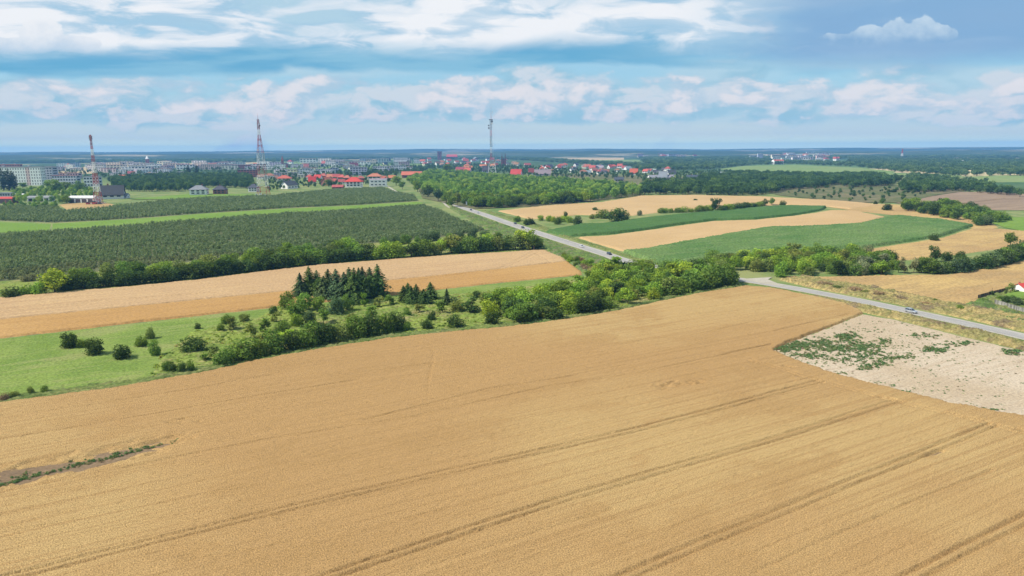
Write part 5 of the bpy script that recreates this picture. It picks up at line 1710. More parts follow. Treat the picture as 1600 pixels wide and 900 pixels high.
shed(127, 317, 41, 10.5, 16, 'white', 'white', 'long white shed with dark open bays at the foot of the left mast', 0.0)
shed(60, 315, 34, 8.5, 12, 'white', 'grey', 'low white shed with a grey roof left of the long shed', 0.05, False)
shed(30, 308, 22, 5, 10, 'palegrey', 'white', 'flat pale shed behind the low white shed', 0.0, False)
shed(9, 318, 22, 10, 12, 'brick', 'bright', 'red-roofed low shed at the left picture edge', 0.0)
block(8, 308, 16, 7, 10, 'grey', 'grey', 1, 'small grey glazed building above the red shed at left edge', None, 0, 4)
house(172, 311, 34, 21, 'steep', 'white', 'dark', 'dark steep-roofed house with white gable beside the left mast', None, 0.35)
house(190, 310, 16, 8, 'gable', 'palegrey', 'grey', 'low grey-roofed annex right of the dark steep house', None, 0.1)
house(195, 293, 22, 6, 'gable', 'palegrey', 'grey', 'long grey roof half hidden behind the dark steep house', None, 0.0)
house(308, 305, 27, 15, 'hip', 'white', 'grey', 'white bungalow with a grey hipped roof beside the tree belt', None, 0.2)
house(342, 304, 20, 13.5, 'hip', 'brick', 'dark', 'dark-roofed bungalow with brick-red wall beside the white one', None, 0.1)
house(395, 300, 15, 12, 'hip', 'white', 'dark', 'white house with dark roof close behind the tall middle-left mast', None, 0.0)
house(443, 285, 22, 11, 'hip', 'cream', 'red', 'house with a broad pinkish red roof right of the tall mast', None, 0.1)
house(450, 295, 24, 12, 'gable', 'white', 'dark', 'dark grey-roofed house with white gable below the red roof', None, 1.1)
house(552, 293, 27, 16, 'hip', 'white', 'bright', 'white house with a bright red roof on the orchard edge', None, 0.0, windows=4)
house(590, 292, 29, 12, 'flat', 'white', 'white', 'white flat-roofed house on the orchard edge', None, 0.1, windows=4)
house(585, 282, 24, 11, 'hip', 'cream', 'orange', 'orange hip-roofed house behind the white flat-roofed one', None, 0.0)
house(643, 278, 32, 10, 'gable', 'brick', 'orange', 'long orange-red roof above the wood edge', None, 0.0)
house(510, 290, 18, 13, 'gable', 'brick', 'orange', 'house with a big orange gable among the red roofs', None, 1.25)
house(487, 287, 12, 11, 'steep', 'cream', 'bright', 'narrow house with steep bright red roof at the left of the red row', None, 0.2)
house(527, 295, 18, 6, 'gable', 'brick', 'red', 'long low red roof in front of the red row', None, 0.0)
for k, (px, py, w, h, rf) in by_x([(496, 282, 12, 9, 'bright'), (505, 280, 12, 9, 'red'), (516, 281, 12, 9, 'orange'), (525, 281, 12, 9, 'red'), (534, 282, 12, 9, 'red'), (542, 283, 11, 9, 'orange'), (520, 287, 11, 8, 'red'), (533, 288, 11, 8, 'red'),
                                       (483, 281, 10, 8, 'red'), (600, 283, 12, 8, 'red'), (612, 281, 12, 7, 'orange'), (432, 282, 10, 8, 'brown'), (563, 283, 12, 8, 'red'), (420, 279, 16, 8, 'brown'), (408, 280, 12, 8, 'brown')]):
    house(px, py, w, h, BR.choice(['gable', 'hip']), BR.choice(['cream', 'white', 'brick']), rf, '%s-roofed house, %s from the left in the dense row behind the orchard' % (rf.replace('bright', 'vivid red'), k), 'dense row of red roofs behind the orchard')
for px, py, w, h, wl, rf, lab in [
    (807, 276, 18, 11.5, 'white', 'bright', 'white villa with bright red roof right of the middle mast'), (759, 270, 11, 11, 'bluish', 'dark', 'blue and white steep house left of the middle mast'),
    (719, 270, 14, 9, 'cream', 'wine', 'pinkish-roofed house at the left of the wood top cluster'), (730, 270, 12, 8, 'cream', 'red', 'pinkish-roofed house at the right of the wood top cluster'),
    (830, 273, 9, 10, 'white', 'wine', 'narrow white gable house left of the long grey-roofed house'), (848, 275, 26, 10, 'palegrey', 'grey', 'long grey-roofed house behind a pale fence'),
    (991, 273.5, 13, 10, 'white', 'red', 'white house with red roof, alone at the right end of the village'), (968, 284, 15, 7.5, 'grey', 'dark', 'dark barn with pale gable in front of the village'),
    (1083, 281.5, 18, 8, 'white', 'dark', 'white farmhouse with dark roof, right of the bright farmstead'), (1037, 281, 14, 13, 'white', 'grey', 'tall white gabled house in the middle of the bright farmstead'),
    (1022, 280.5, 18, 7, 'white', 'grey', 'long low white house at the left of the bright farmstead'), (1047, 281, 12, 8, 'palegrey', 'grey', 'grey-roofed house at the right of the bright farmstead'),
    (1134, 274, 14, 5.5, 'palegrey', 'grey', 'grey-roofed house among trees far right of the farmstead'), (731, 264, 14, 5, 'cream', 'orange', 'low house with orange roof above the wood'), (755, 262, 12, 5, 'cream', 'orange', 'flat orange-roofed house left of the mast top of the wood')]:
    house(px, py, w, h, 'steep' if h > 9.5 else 'gable', wl, rf, lab, None)

# --- named blocks of the town centre
for px, py, w, h, fl, wl, rf, lab in [
    (143, 268, 12, 11, 4, 'white', 'grey', 'white four-storey block seen through the left mast'), (157, 268, 12, 11, 4, 'white', 'grey', 'white four-storey block right of the left mast'),
    (212, 267, 20, 9, 3, 'yellow', 'grey', 'pale yellow-green block in the town centre'), (240, 264, 22, 8, 3, 'white', 'grey', 'white block below the church tower at left'),
    (254, 269, 24, 6, 2, 'pink', 'wine', 'long pink low block in the town centre'), (332, 265, 36, 8.5, 3, 'pink', 'white', 'long pink and white three-storey block behind the poplars'),
    (377, 265, 26, 8, 3, 'brick', 'white', 'white-ended dark red block left of the tall mast'), (386, 277, 28, 12, 4, 'brick', 'grey', 'brown brick block with grey roof close left of the tall mast'),
    (418, 265, 18, 6, 2, 'white', 'white', 'bright white long hall right of the tall mast'), (438, 264, 14, 7.5, 3, 'white', 'grey', 'white block below the pink spire'),
    (457, 275, 14, 10, 4, 'yellow', 'grey', 'pale yellow four-storey block among grey blocks'), (477, 274, 24, 10, 4, 'palegrey', 'grey', 'pale grey block right of the pale yellow one'),
    (503, 271, 20, 7, 3, 'palegrey', 'grey', 'low grey block before the red roofs'), (522, 272, 12, 10, 4, 'bluish', 'grey', 'bluish grey block left of the dark trees'),
    (560, 274, 26, 13, 4, 'lilac', 'grey', 'large lilac grey block behind the orange roofs'), (594, 269, 22, 9, 3, 'palegrey', 'grey', 'pale block with long window rows'), (623, 268, 22, 9, 3, 'palegrey', 'grey', 'light grey block above the long orange roof'),
    (626, 255, 20, 7, 2, 'white', 'white', 'bright white hospital-like block on the skyline'), (651, 255, 9, 7, 2, 'white', 'grey', 'small bright white block right of the skyline block'),
    (1188, 249, 8, 9, 6, 'bluish', 'white', 'pale tower block of the far small town'), (1178, 248, 12, 4.5, 2, 'bluish', 'white', 'long pale hall left of the far tower block'), (1260.5, 250, 5, 8.5, 6, 'white', 'white', 'slim white tower block of the far small town')]:
    block(px, py, w, h, 14, wl, rf, fl, lab, None, BR.uniform(-0.1, 0.1))
shed(1217, 256.5, 15, 7, 30, 'white', 'red', 'large white hall with red roof at the edge of the far small town')
shed(1375, 243.5, 30, 3, 60, 'white', 'white', 'long white hall far off on the right skyline', 0.0, False)
shed(1503, 254, 8, 3.5, 20, 'white', 'white', 'small white hall in the valley woods at right', 0.0, False)

# --- the many small houses and blocks farther off
BR.seed(17)


def town(box, n, kinds, label, group, seed, hr=(4, 7), wr=(7, 13)):
    r = random.Random(seed)
    P = [(a, b) for a, b in box]
    xs, ys = [p[0] for p in P], [p[1] for p in P]
    A = np.array(P, float)
    k = 0
    while k < n:
        px, py = r.uniform(min(xs), max(xs)), r.uniform(min(ys), max(ys))
        if sdist(np.array([[px, py]]), A)[0] < 0:
            continue
        k += 1
        what = r.choice(kinds)
        side = ['left part', 'middle', 'right part'][min(2, int(3 * (px - min(xs)) / (max(xs) - min(xs))))]
        yo = (py - 235 + (px - 800) * 0.0054) / 30.0
        w, h = r.uniform(*wr) * (0.55 + 0.45 * yo), r.uniform(*hr) * (0.55 + 0.45 * yo)
        if what == 'block':
            wl = r.choice(['palegrey', 'white', 'white', 'pink', 'lilac', 'cream', 'palegrey'])
            block(px, py, w * 1.7, h * 1.1, 14, wl, r.choice(['grey', 'grey', 'wine', 'white']), r.choice([2, 3, 3]), label % ('flat-roofed %s block' % wl.replace('palegrey', 'pale grey')) + ', ' + side, group, r.uniform(-0.2, 0.2), 5)
        else:
            rf = r.choice({'red': ['red', 'orange', 'red', 'wine', 'brown'], 'mixed': ['dark', 'grey', 'red', 'brown', 'dark', 'wine']}[what])
            house(px, py, w, h, r.choice(['gable', 'hip', 'steep']), r.choice(['white', 'cream', 'white', 'palegrey']), rf, label % ('%s-roofed small house' % rf) + ', ' + side, group, r.uniform(-0.9, 0.9), windows=2, chim=False)


town([(165, 259), (400, 256), (640, 251), (640, 259), (400, 265), (170, 270)], 80, ['block', 'block', 'mixed'], '%s in the grey town centre at left', 'town centre at left', 1, (5.0, 8), (9, 18))
town([(165, 268), (260, 266), (300, 272), (180, 283)], 14, ['block', 'mixed'], '%s among trees right of the left mast', 'houses right of the left mast', 2)
town([(415, 267), (640, 258), (640, 270), (430, 280)], 26, ['block', 'mixed', 'block'], '%s behind the dense red roofs', 'buildings behind the red roofs', 3)
town([(656, 250), (780, 249), (830, 256), (830, 264), (760, 262), (665, 260)], 34, ['red', 'mixed', 'red'], '%s in the old town between brick tower and twin spires', 'old town houses', 4, (4.5, 6.5), (7, 12))
town([(835, 258), (930, 260), (985, 263), (985, 273), (900, 273), (845, 268)], 44, ['mixed', 'mixed', 'red'], '%s in the village right of the middle mast', 'village right of the middle mast', 5, (4.5, 7), (7, 11))
town([(1000, 264), (1060, 268), (1060, 274), (1005, 274)], 9, ['mixed'], '%s behind the bright farmstead', 'houses behind the bright farmstead', 6)
town([(1195, 244), (1310, 243), (1318, 252), (1215, 254)], 60, ['red', 'mixed', 'block'], '%s in the far small town across the valley', 'far small town across the valley', 7, (5, 8), (9, 14))
town([(985, 241), (1085, 241), (1090, 247), (990, 247)], 36, ['mixed', 'red', 'block'], '%s in the far hazy village on the plain', 'far hazy village', 8, (5, 8), (10, 16))
town([(60, 262), (165, 258), (165, 266), (80, 272)], 14, ['block', 'mixed'], '%s behind the lilac building', 'buildings behind the lilac building', 9)
town([(1510, 236), (1560, 236), (1560, 240), (1500, 240)], 10, ['mixed', 'block'], '%s far off on the right skyline', 'far hamlet on the right skyline', 10, (6, 9), (14, 22))

# --- churches and towers
M['brick'] = plain('red_brick', (0.25, 0.095, 0.075), 0.9, 0.1, 0.15, 0.3)
M['slate'] = plain('slate', (0.10, 0.085, 0.085), 0.7, 0.3, 0.15, 0.3)


def spire_tower(root, x0, w, h1, h2, mat, smat):
    MB().box(x0 - w / 2, x0 + w / 2, -w / 2, w / 2, 0, h1).build('tower', mat, root)
    V = [(x0 - w * 0.56, -w * 0.56, h1), (x0 + w * 0.56, -w * 0.56, h1), (x0 + w * 0.56, w * 0.56, h1), (x0 - w * 0.56, w * 0.56, h1), (x0, 0, h2)]
    link('spire', mesh_py('spire', V, [(0, 1, 4), (1, 2, 4), (2, 3, 4), (3, 0, 4), (3, 2, 1, 0)], smat), root)
    for z in (0.55, 0.8):
        MB().box(x0 - w * 0.16, x0 + w * 0.16, -w / 2 - 0.05, -w / 2 + 0.2, h1 * z, h1 * (z + 0.12)).build('belfry_window', M['glass'], root)


x, y = G(787, 259)
s = ppm(x, y)
ch = empty('church', (x, y, 0))
spire_tower(ch, -2.6 / s, 2.6 / s, 10 / s, 20 / s, M['brick'], M['slate'])
spire_tower(ch, 2.6 / s, 2.6 / s, 10 / s, 20 / s, M['brick'], M['slate'])
MB().box(-3.5 / s, 3.5 / s, 2.0 / s, 16 / s, 0, 8 / s).build('nave', M['brick'], ch)
link('nave_roof', mesh_py('nave_roof', [(-3.8 / s, 2.0 / s, 8 / s), (3.8 / s, 2.0 / s, 8 / s), (3.8 / s, 16 / s, 8 / s), (-3.8 / s, 16 / s, 8 / s), (0, 2.0 / s, 12 / s), (0, 16 / s, 12 / s)],
                          [(0, 1, 4), (2, 3, 5), (1, 2, 5, 4), (3, 0, 4, 5), (3, 2, 1, 0)], M['slate']), ch)
tag(ch, 'red brick church with two slim pointed spires right of the middle mast', 'church')
x, y = G(687, 250)
s = ppm(x, y)
bt = empty('castle_tower', (x, y, 0))
MB().box(-3 / s, 3 / s, -3 / s, 3 / s, 0, 12 / s).build('tower', M['brick'], bt)
for k in range(4):
    MB().box(-3.3 / s + k * 1.8 / s, -2.1 / s + k * 1.8 / s, -3.3 / s, 3.3 / s, 12 / s, 13.2 / s).build('battlement', M['brick'], bt)
for k in range(2):
    MB().box(-0.5 / s, 0.5 / s, -3.05 / s, -2.8 / s, (4 + 4 * k) / s, (6 + 4 * k) / s).build('window', M['glass'], bt)
tag(bt, 'square brick-red tower with notched top on the old town skyline', 'tower')
x, y = G(706, 249)
s = ppm(x, y)
rh = empty('brick_hall', (x, y, 0))
MB().box(-8.5 / s, 8.5 / s, 0, 7 / s, 0, 4 / s).build('wall', M['brick'], rh)
link('roof', mesh_py('roof', [(-8.8 / s, -0.2 / s, 4 / s), (8.8 / s, -0.2 / s, 4 / s), (8.8 / s, 7.2 / s, 4 / s), (-8.8 / s, 7.2 / s, 4 / s), (-8 / s, 3.5 / s, 7.5 / s), (8 / s, 3.5 / s, 7.5 / s)],
                     [(0, 1, 5, 4), (1, 2, 5), (2, 3, 4, 5), (3, 0, 4), (3, 2, 1, 0)], M['redmetal']), rh)
for k in range(6):
    MB().box((-7.5 + 2.6 * k) / s, (-6.5 + 2.6 * k) / s, -0.05 / s, 0.1 / s, 1.2 / s, 3 / s).build('window', M['glass'], rh)
tag(rh, 'long red hall with red roof right of the notched brick tower', 'hall')
x, y = G(231, 258)
s = ppm(x, y)
wt = empty('church', (x, y, 0))
spire_tower(wt, 0, 4 / s, 9.5 / s, 15 / s, M['brick'], M['whitemetal'])
MB().box(2.1 / s, 8 / s, -2 / s, 3 / s, 0, 4 / s).build('nave', M['brick'], wt)
tag(wt, 'brown church tower with a pale pointed cap above the left town', 'church')
x, y = G(442, 262)
s = ppm(x, y)
c2 = empty('church', (x, y, 0))
spire_tower(c2, 0, 3 / s, 11 / s, 19 / s, M['brick'], M['brick'])
MB().box(1.6 / s, 8 / s, -1.5 / s, 2.5 / s, 0, 5 / s).build('nave', M['brick'], c2)
tag(c2, 'faint pinkish church spire right of the tall lattice mast', 'church')

# ------------------------------------------------------------------ lattice masts


def lattice(root, w0, w1, z0, z1, panels, mat, r, cx0=0.0, cx1=0.0):
    """one painted section of a square lattice tower"""
    mb = MB()

    def corner(k, t):
        w = (w0 + (w1 - w0) * t) / 2
        cx = cx0 + (cx1 - cx0) * t
        return (cx + w * (1 if k in (1, 2) else -1), w * (1 if k in (2, 3) else -1), z0 + (z1 - z0) * t)
    for k in range(4):
        mb.bar(corner(k, 0), corner(k, 1), r)
        for p in range(panels):
            t0, t1 = p / panels, (p + 1) / panels
            a, b = k, (k + 1) % 4
            mb.bar(corner(a, t0), corner(b, t1), r * 0.45)
            mb.bar(corner(b, t0), corner(a, t1), r * 0.45)
            mb.bar(corner(a, t1), corner(b, t1), r * 0.45)
    return mb.build('lattice_section', mat, root)


def dish(root, x, y, z, r, mat, facing=-1):
    mb = MB()
    mb.bar((x, y, z), (x, y + facing * r * 0.7, z), r, 12, r)
    o = mb.build('dish_antenna', mat, root)
    MB().bar((0 if abs(x) < 1 else x * 0.4, 0, z), (x, y, z), 0.12).build('bracket', M['metal'], o)
    return o


def panel_ring(root, z, R, h, n, mat, cx=0.0):
    for k in range(n):
        a = 2 * pi * k / n + 0.3
        o = MB().box(-0.22, 0.22, -0.12, 0.12, 0, h).build('panel_antenna', mat, root)
        o.location = (cx + R * cos(a), R * sin(a), z)
        o.rotation_euler = (0, 0, a + pi / 2)


# tall mast, second from left
x, y = G(412, 306)
s = ppm(x, y)
m2 = empty('lattice_mast', (x, y, 0))
zz = lambda py: (306 - py) / s
bands = [(306, 292, 'redmetal'), (292, 274, 'whitemetal'), (274, 257.5, 'redmetal'), (257.5, 240, 'whitemetal'), (240, 213, 'redmetal'), (213, 205, 'whitemetal'), (205, 190, 'redmetal')]
wid = lambda py: np.interp(py, [190, 213, 240, 257, 274, 306], [2.0, 3.0, 8.0, 9.5, 11.5, 15.5]) / s
cxx = lambda py: 0.0 * py
for a, b, c in bands:
    lattice(m2, wid(a), wid(b), zz(a), zz(b), max(2, int(round((a - b) / 7))), M[c], 0.29 if a > 240 else 0.22, cxx(a), cxx(b))
MB().bar((cxx(190), 0, zz(190)), (0, 0, zz(181)), 0.25, 6, 0.08).build('spike', M['redmetal'], m2)
for py, R, n in [(203, 2.6, 8), (198, 2.4, 6), (193, 2.0, 6), (222, 3.4, 8), (231, 3.8, 8)]:
    panel_ring(m2, zz(py), R / s * 0.8, 3.4 / s, n, M['metal'] if py < 210 else M['redmetal'], cxx(py))
for py in (213, 240, 257.5):
    w = wid(py) * 0.62
    MB().box(cxx(py) - w, cxx(py) + w, -w, w, zz(py), zz(py) + 0.25).build('platform', M['metal'], m2)
dish(m2, cxx(199) + 2.6 / s, -1, zz(199), 0.9, M['darkmetal'])
dish(m2, cxx(236) - 3.6 / s, -1, zz(236), 1.1, M['whitemetal'])
tag(m2, 'tallest red and white lattice mast, standing behind the upper orchard', 'mast')
for dx, w, h, lab in [(-7, 3.6, 3.6, 'white equipment cabinet left of the tall mast foot'), (-1, 3.2, 4.4, 'white equipment cabinet in front of the tall mast foot'), (5, 3.0, 3.0, 'white equipment cabinet right of the tall mast foot')]:
    cb = empty('equipment_cabinet', (x + dx / s, y - 10, 0))
    MB().box(-w / 2 / s, w / 2 / s, -1.2, 1.2, 0.25, h / s).build('body', M['whitemetal'], cb)
    MB().box(-w / 2.3 / s, w / 2.3 / s, -1.0, 1.0, 0, 0.24).build('plinth', M['metal'], cb)
    MB().box(-w / 2 / s - 0.15, w / 2 / s + 0.15, -1.35, 1.35, h / s + 0.003, h / s + 0.2).build('roof', M['metal'], cb)
    MB().box(-0.5, 0.5, -1.24, -1.1, 0.4, h / s * 0.9).build('door', M['metal'], cb)
    tag(cb, lab, 'cabinet')

# left mast
x, y = G(154, 318)
s = ppm(x, y)
m1 = empty('lattice_mast', (x, y, 0))
z1_ = lambda py: (318 - py) / s
wid1 = lambda py: np.interp(py, [212, 222, 254, 290, 318], [1.6, 1.7, 3.4, 6.0, 9.5]) / s
cx1_ = lambda py: 0.0 * py
for a, b, c in [(318, 300, 'redmetal'), (300, 288, 'whitemetal'), (288, 271, 'redmetal'), (271, 254, 'whitemetal'), (254, 244, 'redmetal'), (244, 235, 'whitemetal'), (235, 213, 'redmetal')]:
    lattice(m1, wid1(a), wid1(b), z1_(a), z1_(b), max(2, int(round((a - b) / 6))), M[c], 0.26 if a > 254 else 0.18, cx1_(a), cx1_(b))
panel_ring(m1, z1_(220), 2.2 / s, 5.5 / s, 6, M['metal'], cx1_(217))
panel_ring(m1, z1_(228), 1.5 / s, 3.5 / s, 4, M['metal'], cx1_(226))
w = 2.2 / s
MB().box(cx1_(221) - w, cx1_(221) + w, -w, w, z1_(221), z1_(221) + 0.2).build('platform', M['metal'], m1)
MB().box(-10 / s, 8 / s, -8 / s, 8 / s, 0, 0.5).build('foundation', M['metal'], m1)
tag(m1, 'slim red and white lattice mast at the far left behind the sheds', 'mast')
for dx, w, h, mt, lab in [(-6, 5, 4, 'redmetal', 'red machine standing left at the foot of the left mast'), (4, 6, 5, 'redmetal', 'red machine standing in front of the left mast'), (12, 6, 3.2, 'darkmetal', 'dark vehicle parked right of the left mast')]:
    cb = empty('machine', (x + dx / s, y - 14, 0))
    MB().box(-w / 2 / s, w / 2 / s, -1.4, 1.4, 0.6, h * 0.6 / s).build('body', M[mt], cb)
    MB().box(-w / 3.2 / s, w / 6 / s, -1.25, 1.25, h * 0.6 / s + 0.003, h / s).build('cab', M['glass'], cb)
    for k in (-1, 1):
        for q in (-1, 1):
            o = MB().bar((0, -0.2, 0), (0, 0.2, 0), 0.62, 12).build('wheel', M['darkmetal'], cb)
            o.location = (k * w / 3 / s, q * 1.35, 0.62)
    tag(cb, lab, 'machine')

# middle mast
x, y = G(769, 273)
s = ppm(x, y)
m3 = empty('lattice_mast', (x, y, 0))
z3 = lambda py: (273 - py) / s
lattice(m3, 12.5 / s, 8.5 / s, 0, z3(254), 2, M['whitemetal'], 0.75)
lattice(m3, 8.5 / s, 8.0 / s, z3(254), z3(250), 1, M['redmetal'], 0.5)
MB().box(-4.6 / s, 4.6 / s, -4.6 / s, 4.6 / s, z3(254), z3(254) + 0.4).build('platform', M['metal'], m3)
for a, b, c in [(250, 240, 'redmetal'), (240, 231, 'whitemetal'), (231, 214, 'darkmetal'), (214, 205, 'redmetal'), (205, 189, 'darkmetal')]:
    lattice(m3, 2.6 / s, 2.4 / s, z3(a), z3(b), max(2, int((a - b) / 4)), M[c], 0.5, -1.2 / s, -1.2 / s)
MB().bar((2.6 / s, 0, z3(254)), (2.0 / s, 0, z3(172)), 0.16).build('side_pole', M['whitemetal'], m3)
MB().bar((-0.8 / s, 0, z3(189)), (-0.6 / s, 0, z3(169)), 0.42, 6, 0.12).build('spike', M['redmetal'], m3)
MB().box(-4.0 / s, 1.8 / s, -2.2 / s, 2.2 / s, z3(190), z3(189)).build('platform', M['darkmetal'], m3)
for xx, py, r in [(-4.6, 198, 1.1), (-4.4, 202, 1.2), (0.6, 192, 1.5), (0.6, 195, 1.3)]:
    dish(m3, xx / s, -1.5, z3(py), r / s, M['darkmetal'] if py != 195 else M['whitemetal'])
for k, py in enumerate((184, 180, 225, 229)):
    MB().box((1.2 if k % 2 else -2.4) / s, (1.6 if k % 2 else -2.0) / s, -0.3, 0.3, z3(py), z3(py - 4)).build('panel_antenna', M['whitemetal'], m3)
tag(m3, 'slender mast on a white four-legged base at the picture middle', 'mast')
# pylon far off on the right
x, y = G(1409, 246)
s = ppm(x, y)
m4 = empty('lattice_mast', (x, y, 0))
lattice(m4, 3.0 / s, 1.6 / s, 0, 6 / s, 2, M['whitemetal'], 0.9)
lattice(m4, 1.6 / s, 0.6 / s, 6 / s, 13 / s, 3, M['redmetal'], 0.8)
tag(m4, 'tiny pale mast far off on the right skyline', 'mast')

# ------------------------------------------------------------------ cars
M['tyre'] = plain('tyre_rubber', (0.025, 0.025, 0.026), 0.9, 0.2, 0.1, 3)
M['rim'] = plain('alloy_rim', (0.45, 0.46, 0.47), 0.35, 0.5, 0.1, 3, 0.7)
M['lamp'] = plain('headlamp', (0.75, 0.77, 0.80), 0.15, 0.6, 0.05, 3)
M['tail'] = plain('tail_lamp', (0.40, 0.02, 0.02), 0.3, 0.5, 0.05, 3)
CARP = {}


def car_paint(name, col, metal):
    if name not in CARP:
        CARP[name] = plain('car_paint_' + name, col, 0.28, 0.5, 0.06, 0.8, metal)
        CARP[name].node_tree.nodes['Principled BSDF'].inputs['Coat Weight'].default_value = 0.6
    return CARP[name]


def loft(sections, mat, name, parent, smooth_=True):
    """sections: list of (x, [(y, z), ...]) rings"""
    n = len(sections[0][1])
    V = [(x, a, b) for x, ring in sections for a, b in ring]
    Fc = []
    for k in range(len(sections) - 1):
        for i in range(n):
            Fc.append((k * n + i, k * n + (i + 1) % n, (k + 1) * n + (i + 1) % n, (k + 1) * n + i))
    Fc += [tuple(range(n - 1, -1, -1)), tuple(range((len(sections) - 1) * n, len(sections) * n))]
    me = mesh_py(name, V, Fc, mat)
    if smooth_:
        me.polygons.foreach_set('use_smooth', np.ones(len(me.polygons), bool))
        me.set_sharp_from_angle(angle=radians(35))
    return link(name, me, parent)


def car(px, py, heading, kind, paint, label, lane=0.0):
    x, y = G(px, py)
    root = empty('car', (x, y, RZ + 0.012), heading)
    L, Wd, Ht = {'suv': (4.5, 1.86, 1.72), 'hatch': (4.1, 1.76, 1.47), 'estate': (4.6, 1.80, 1.50)}[kind]
    hl, hw = L / 2, Wd / 2
    belt = Ht * 0.58

    def ring(w, zb, zt):
        return [(-w * 0.90, zb), (-w, zb + 0.16), (-w, zt - 0.20), (-w * 0.90, zt), (w * 0.90, zt), (w, zt - 0.20), (w, zb + 0.16), (w * 0.90, zb)]
    hood = belt * (0.98 if kind == 'suv' else 0.90)
    loft([(-hl, ring(hw * 0.84, 0.34, belt * 0.92)), (-hl + 0.12, ring(hw * 0.95, 0.26, belt * 1.0)), (-hl * 0.5, ring(hw, 0.22, belt * 1.03)), (hl * 0.30, ring(hw, 0.22, belt * 1.0)), (hl * 0.62, ring(hw * 0.98, 0.22, hood)),
          (hl - 0.16, ring(hw * 0.92, 0.25, hood * 0.90)), (hl, ring(hw * 0.78, 0.33, hood * 0.76))], paint, 'body', root)
    rr = {'suv': -hl + 0.22, 'estate': -hl + 0.18, 'hatch': -hl + 0.30}[kind]

    def gring(w, z0, z1, k):
        return [(-w, z0), (-w * k, z1), (w * k, z1), (w, z0)]
    b = belt * 1.0
    loft([(rr - 0.16, gring(hw * 0.90, b - 0.02, b + 0.02, 0.96)), (rr + 0.25, gring(hw * 0.92, b - 0.02, Ht - 0.08, 0.80)), (hl * 0.10, gring(hw * 0.92, b - 0.02, Ht - 0.05, 0.80)), (hl * 0.48, gring(hw * 0.90, b - 0.02, b + 0.03, 0.95))],
         M['glass'], 'windows', root)
    loft([(rr + 0.16, [(-hw * 0.75, Ht - 0.10), (-hw * 0.72, Ht - 0.03), (hw * 0.72, Ht - 0.03), (hw * 0.75, Ht - 0.10)]), (-0.2, [(-hw * 0.77, Ht - 0.06), (-hw * 0.70, Ht), (hw * 0.70, Ht), (hw * 0.77, Ht - 0.06)]),
          (hl * 0.14, [(-hw * 0.76, Ht - 0.09), (-hw * 0.70, Ht - 0.03), (hw * 0.70, Ht - 0.03), (hw * 0.76, Ht - 0.09)])], paint, 'roof', root)
    for sd in (-1, 1):
        for x0, x1 in ((rr + 0.2, rr + 0.02), (-0.15, -0.1), (hl * 0.12, hl * 0.46)):
            MB().bar((x0, sd * hw * 0.735, Ht - 0.07), (x1, sd * hw * 0.915, b), 0.05).build('pillar', paint, root)
        for wx in (-hl * 0.60, hl * 0.62):
            o = MB().bar((0, -0.11, 0), (0, 0.11, 0), 0.335, 16).build('wheel', M['tyre'], root)
            o.location = (wx, sd * (hw - 0.09), 0.335)
            MB().bar((0, sd * 0.09, 0), (0, sd * 0.125, 0), 0.21, 12).build('rim', M['rim'], o)
        MB().box(hl - 0.10, hl - 0.01, sd * hw * 0.60 - 0.2, sd * hw * 0.60 + 0.2, hood * 0.60, hood * 0.74).build('headlight', M['lamp'], root)
        MB().box(-hl - 0.012, -hl + 0.08, sd * hw * 0.66 - 0.13, sd * hw * 0.66 + 0.13, belt * 0.66, belt * 0.90).build('tail_light', M['tail'], root)
        MB().box(hl * 0.30, hl * 0.36, sd * (hw + 0.02) - 0.09, sd * (hw + 0.02) + 0.09, b, b + 0.14).build('mirror', paint, root)
        if kind == 'suv':
            MB().bar((rr + 0.3, sd * hw * 0.66, Ht + 0.04), (hl * 0.05, sd * hw * 0.66, Ht + 0.04), 0.03).build('roof_rail', M['metal'], root)
    tag(root, label, 'car')
    return root


def road_dir(px, py):
    p = np.array(G(px, py))
    i = int(np.argmin(np.hypot(*(ROAD - p).T)))
    d = ROAD[min(i + 1, len(ROAD) - 1)] - ROAD[max(i - 1, 0)]
    return atan2(d[1], d[0])


silver = car_paint('silver', (0.45, 0.46, 0.48), 0.45)
white = car_paint('white', (0.62, 0.62, 0.62), 0.0)
black = car_paint('dark', (0.035, 0.04, 0.05), 0.3)
navy = car_paint('navy', (0.05, 0.065, 0.10), 0.3)
SUV = car(1423, 489.5, road_dir(1423, 488), 'suv', silver, 'silver estate-bodied car driving on the near stretch of road at the right')
car(909, 386.5, road_dir(909, 386), 'hatch', white, 'white car ahead of the dark car on the far stretch of road')
car(952, 398.5, road_dir(952, 399), 'estate', black, 'dark car nearest the thicket on the far stretch of road')
car(805, 350.5, road_dir(805, 351) + pi, 'hatch', navy, 'upper one of two dark cars close together on the far road')
car(817, 357.0, road_dir(817, 356), 'estate', black, 'lower one of two dark cars close together on the far road')
car(747, 333.5, road_dir(747, 333), 'hatch', white, 'white car near the far end of the visible road')
car(736, 329.0, road_dir(736, 329), 'hatch', navy, 'dark car at the very end of the visible road')

# ------------------------------------------------------------------ road sign at the far end of the road
x, y = G(729, 323)
s = ppm(x, y)
sg = empty('road_sign', (x, y, 0.0), 0.2)
MB().box(-1.0 / s, 1.0 / s, -0.06, 0.06, 2.2, 8.0 / s).build('board', M['whitemetal'], sg)
for k in (-0.7, 0.7):
    MB().bar((k / s, 0.12, 0), (k / s, 0.12, 7.6 / s), 0.07, 8).build('post', M['metal'], sg)
tag(sg, 'tall white sign board where the road leaves the wood', 'sign')

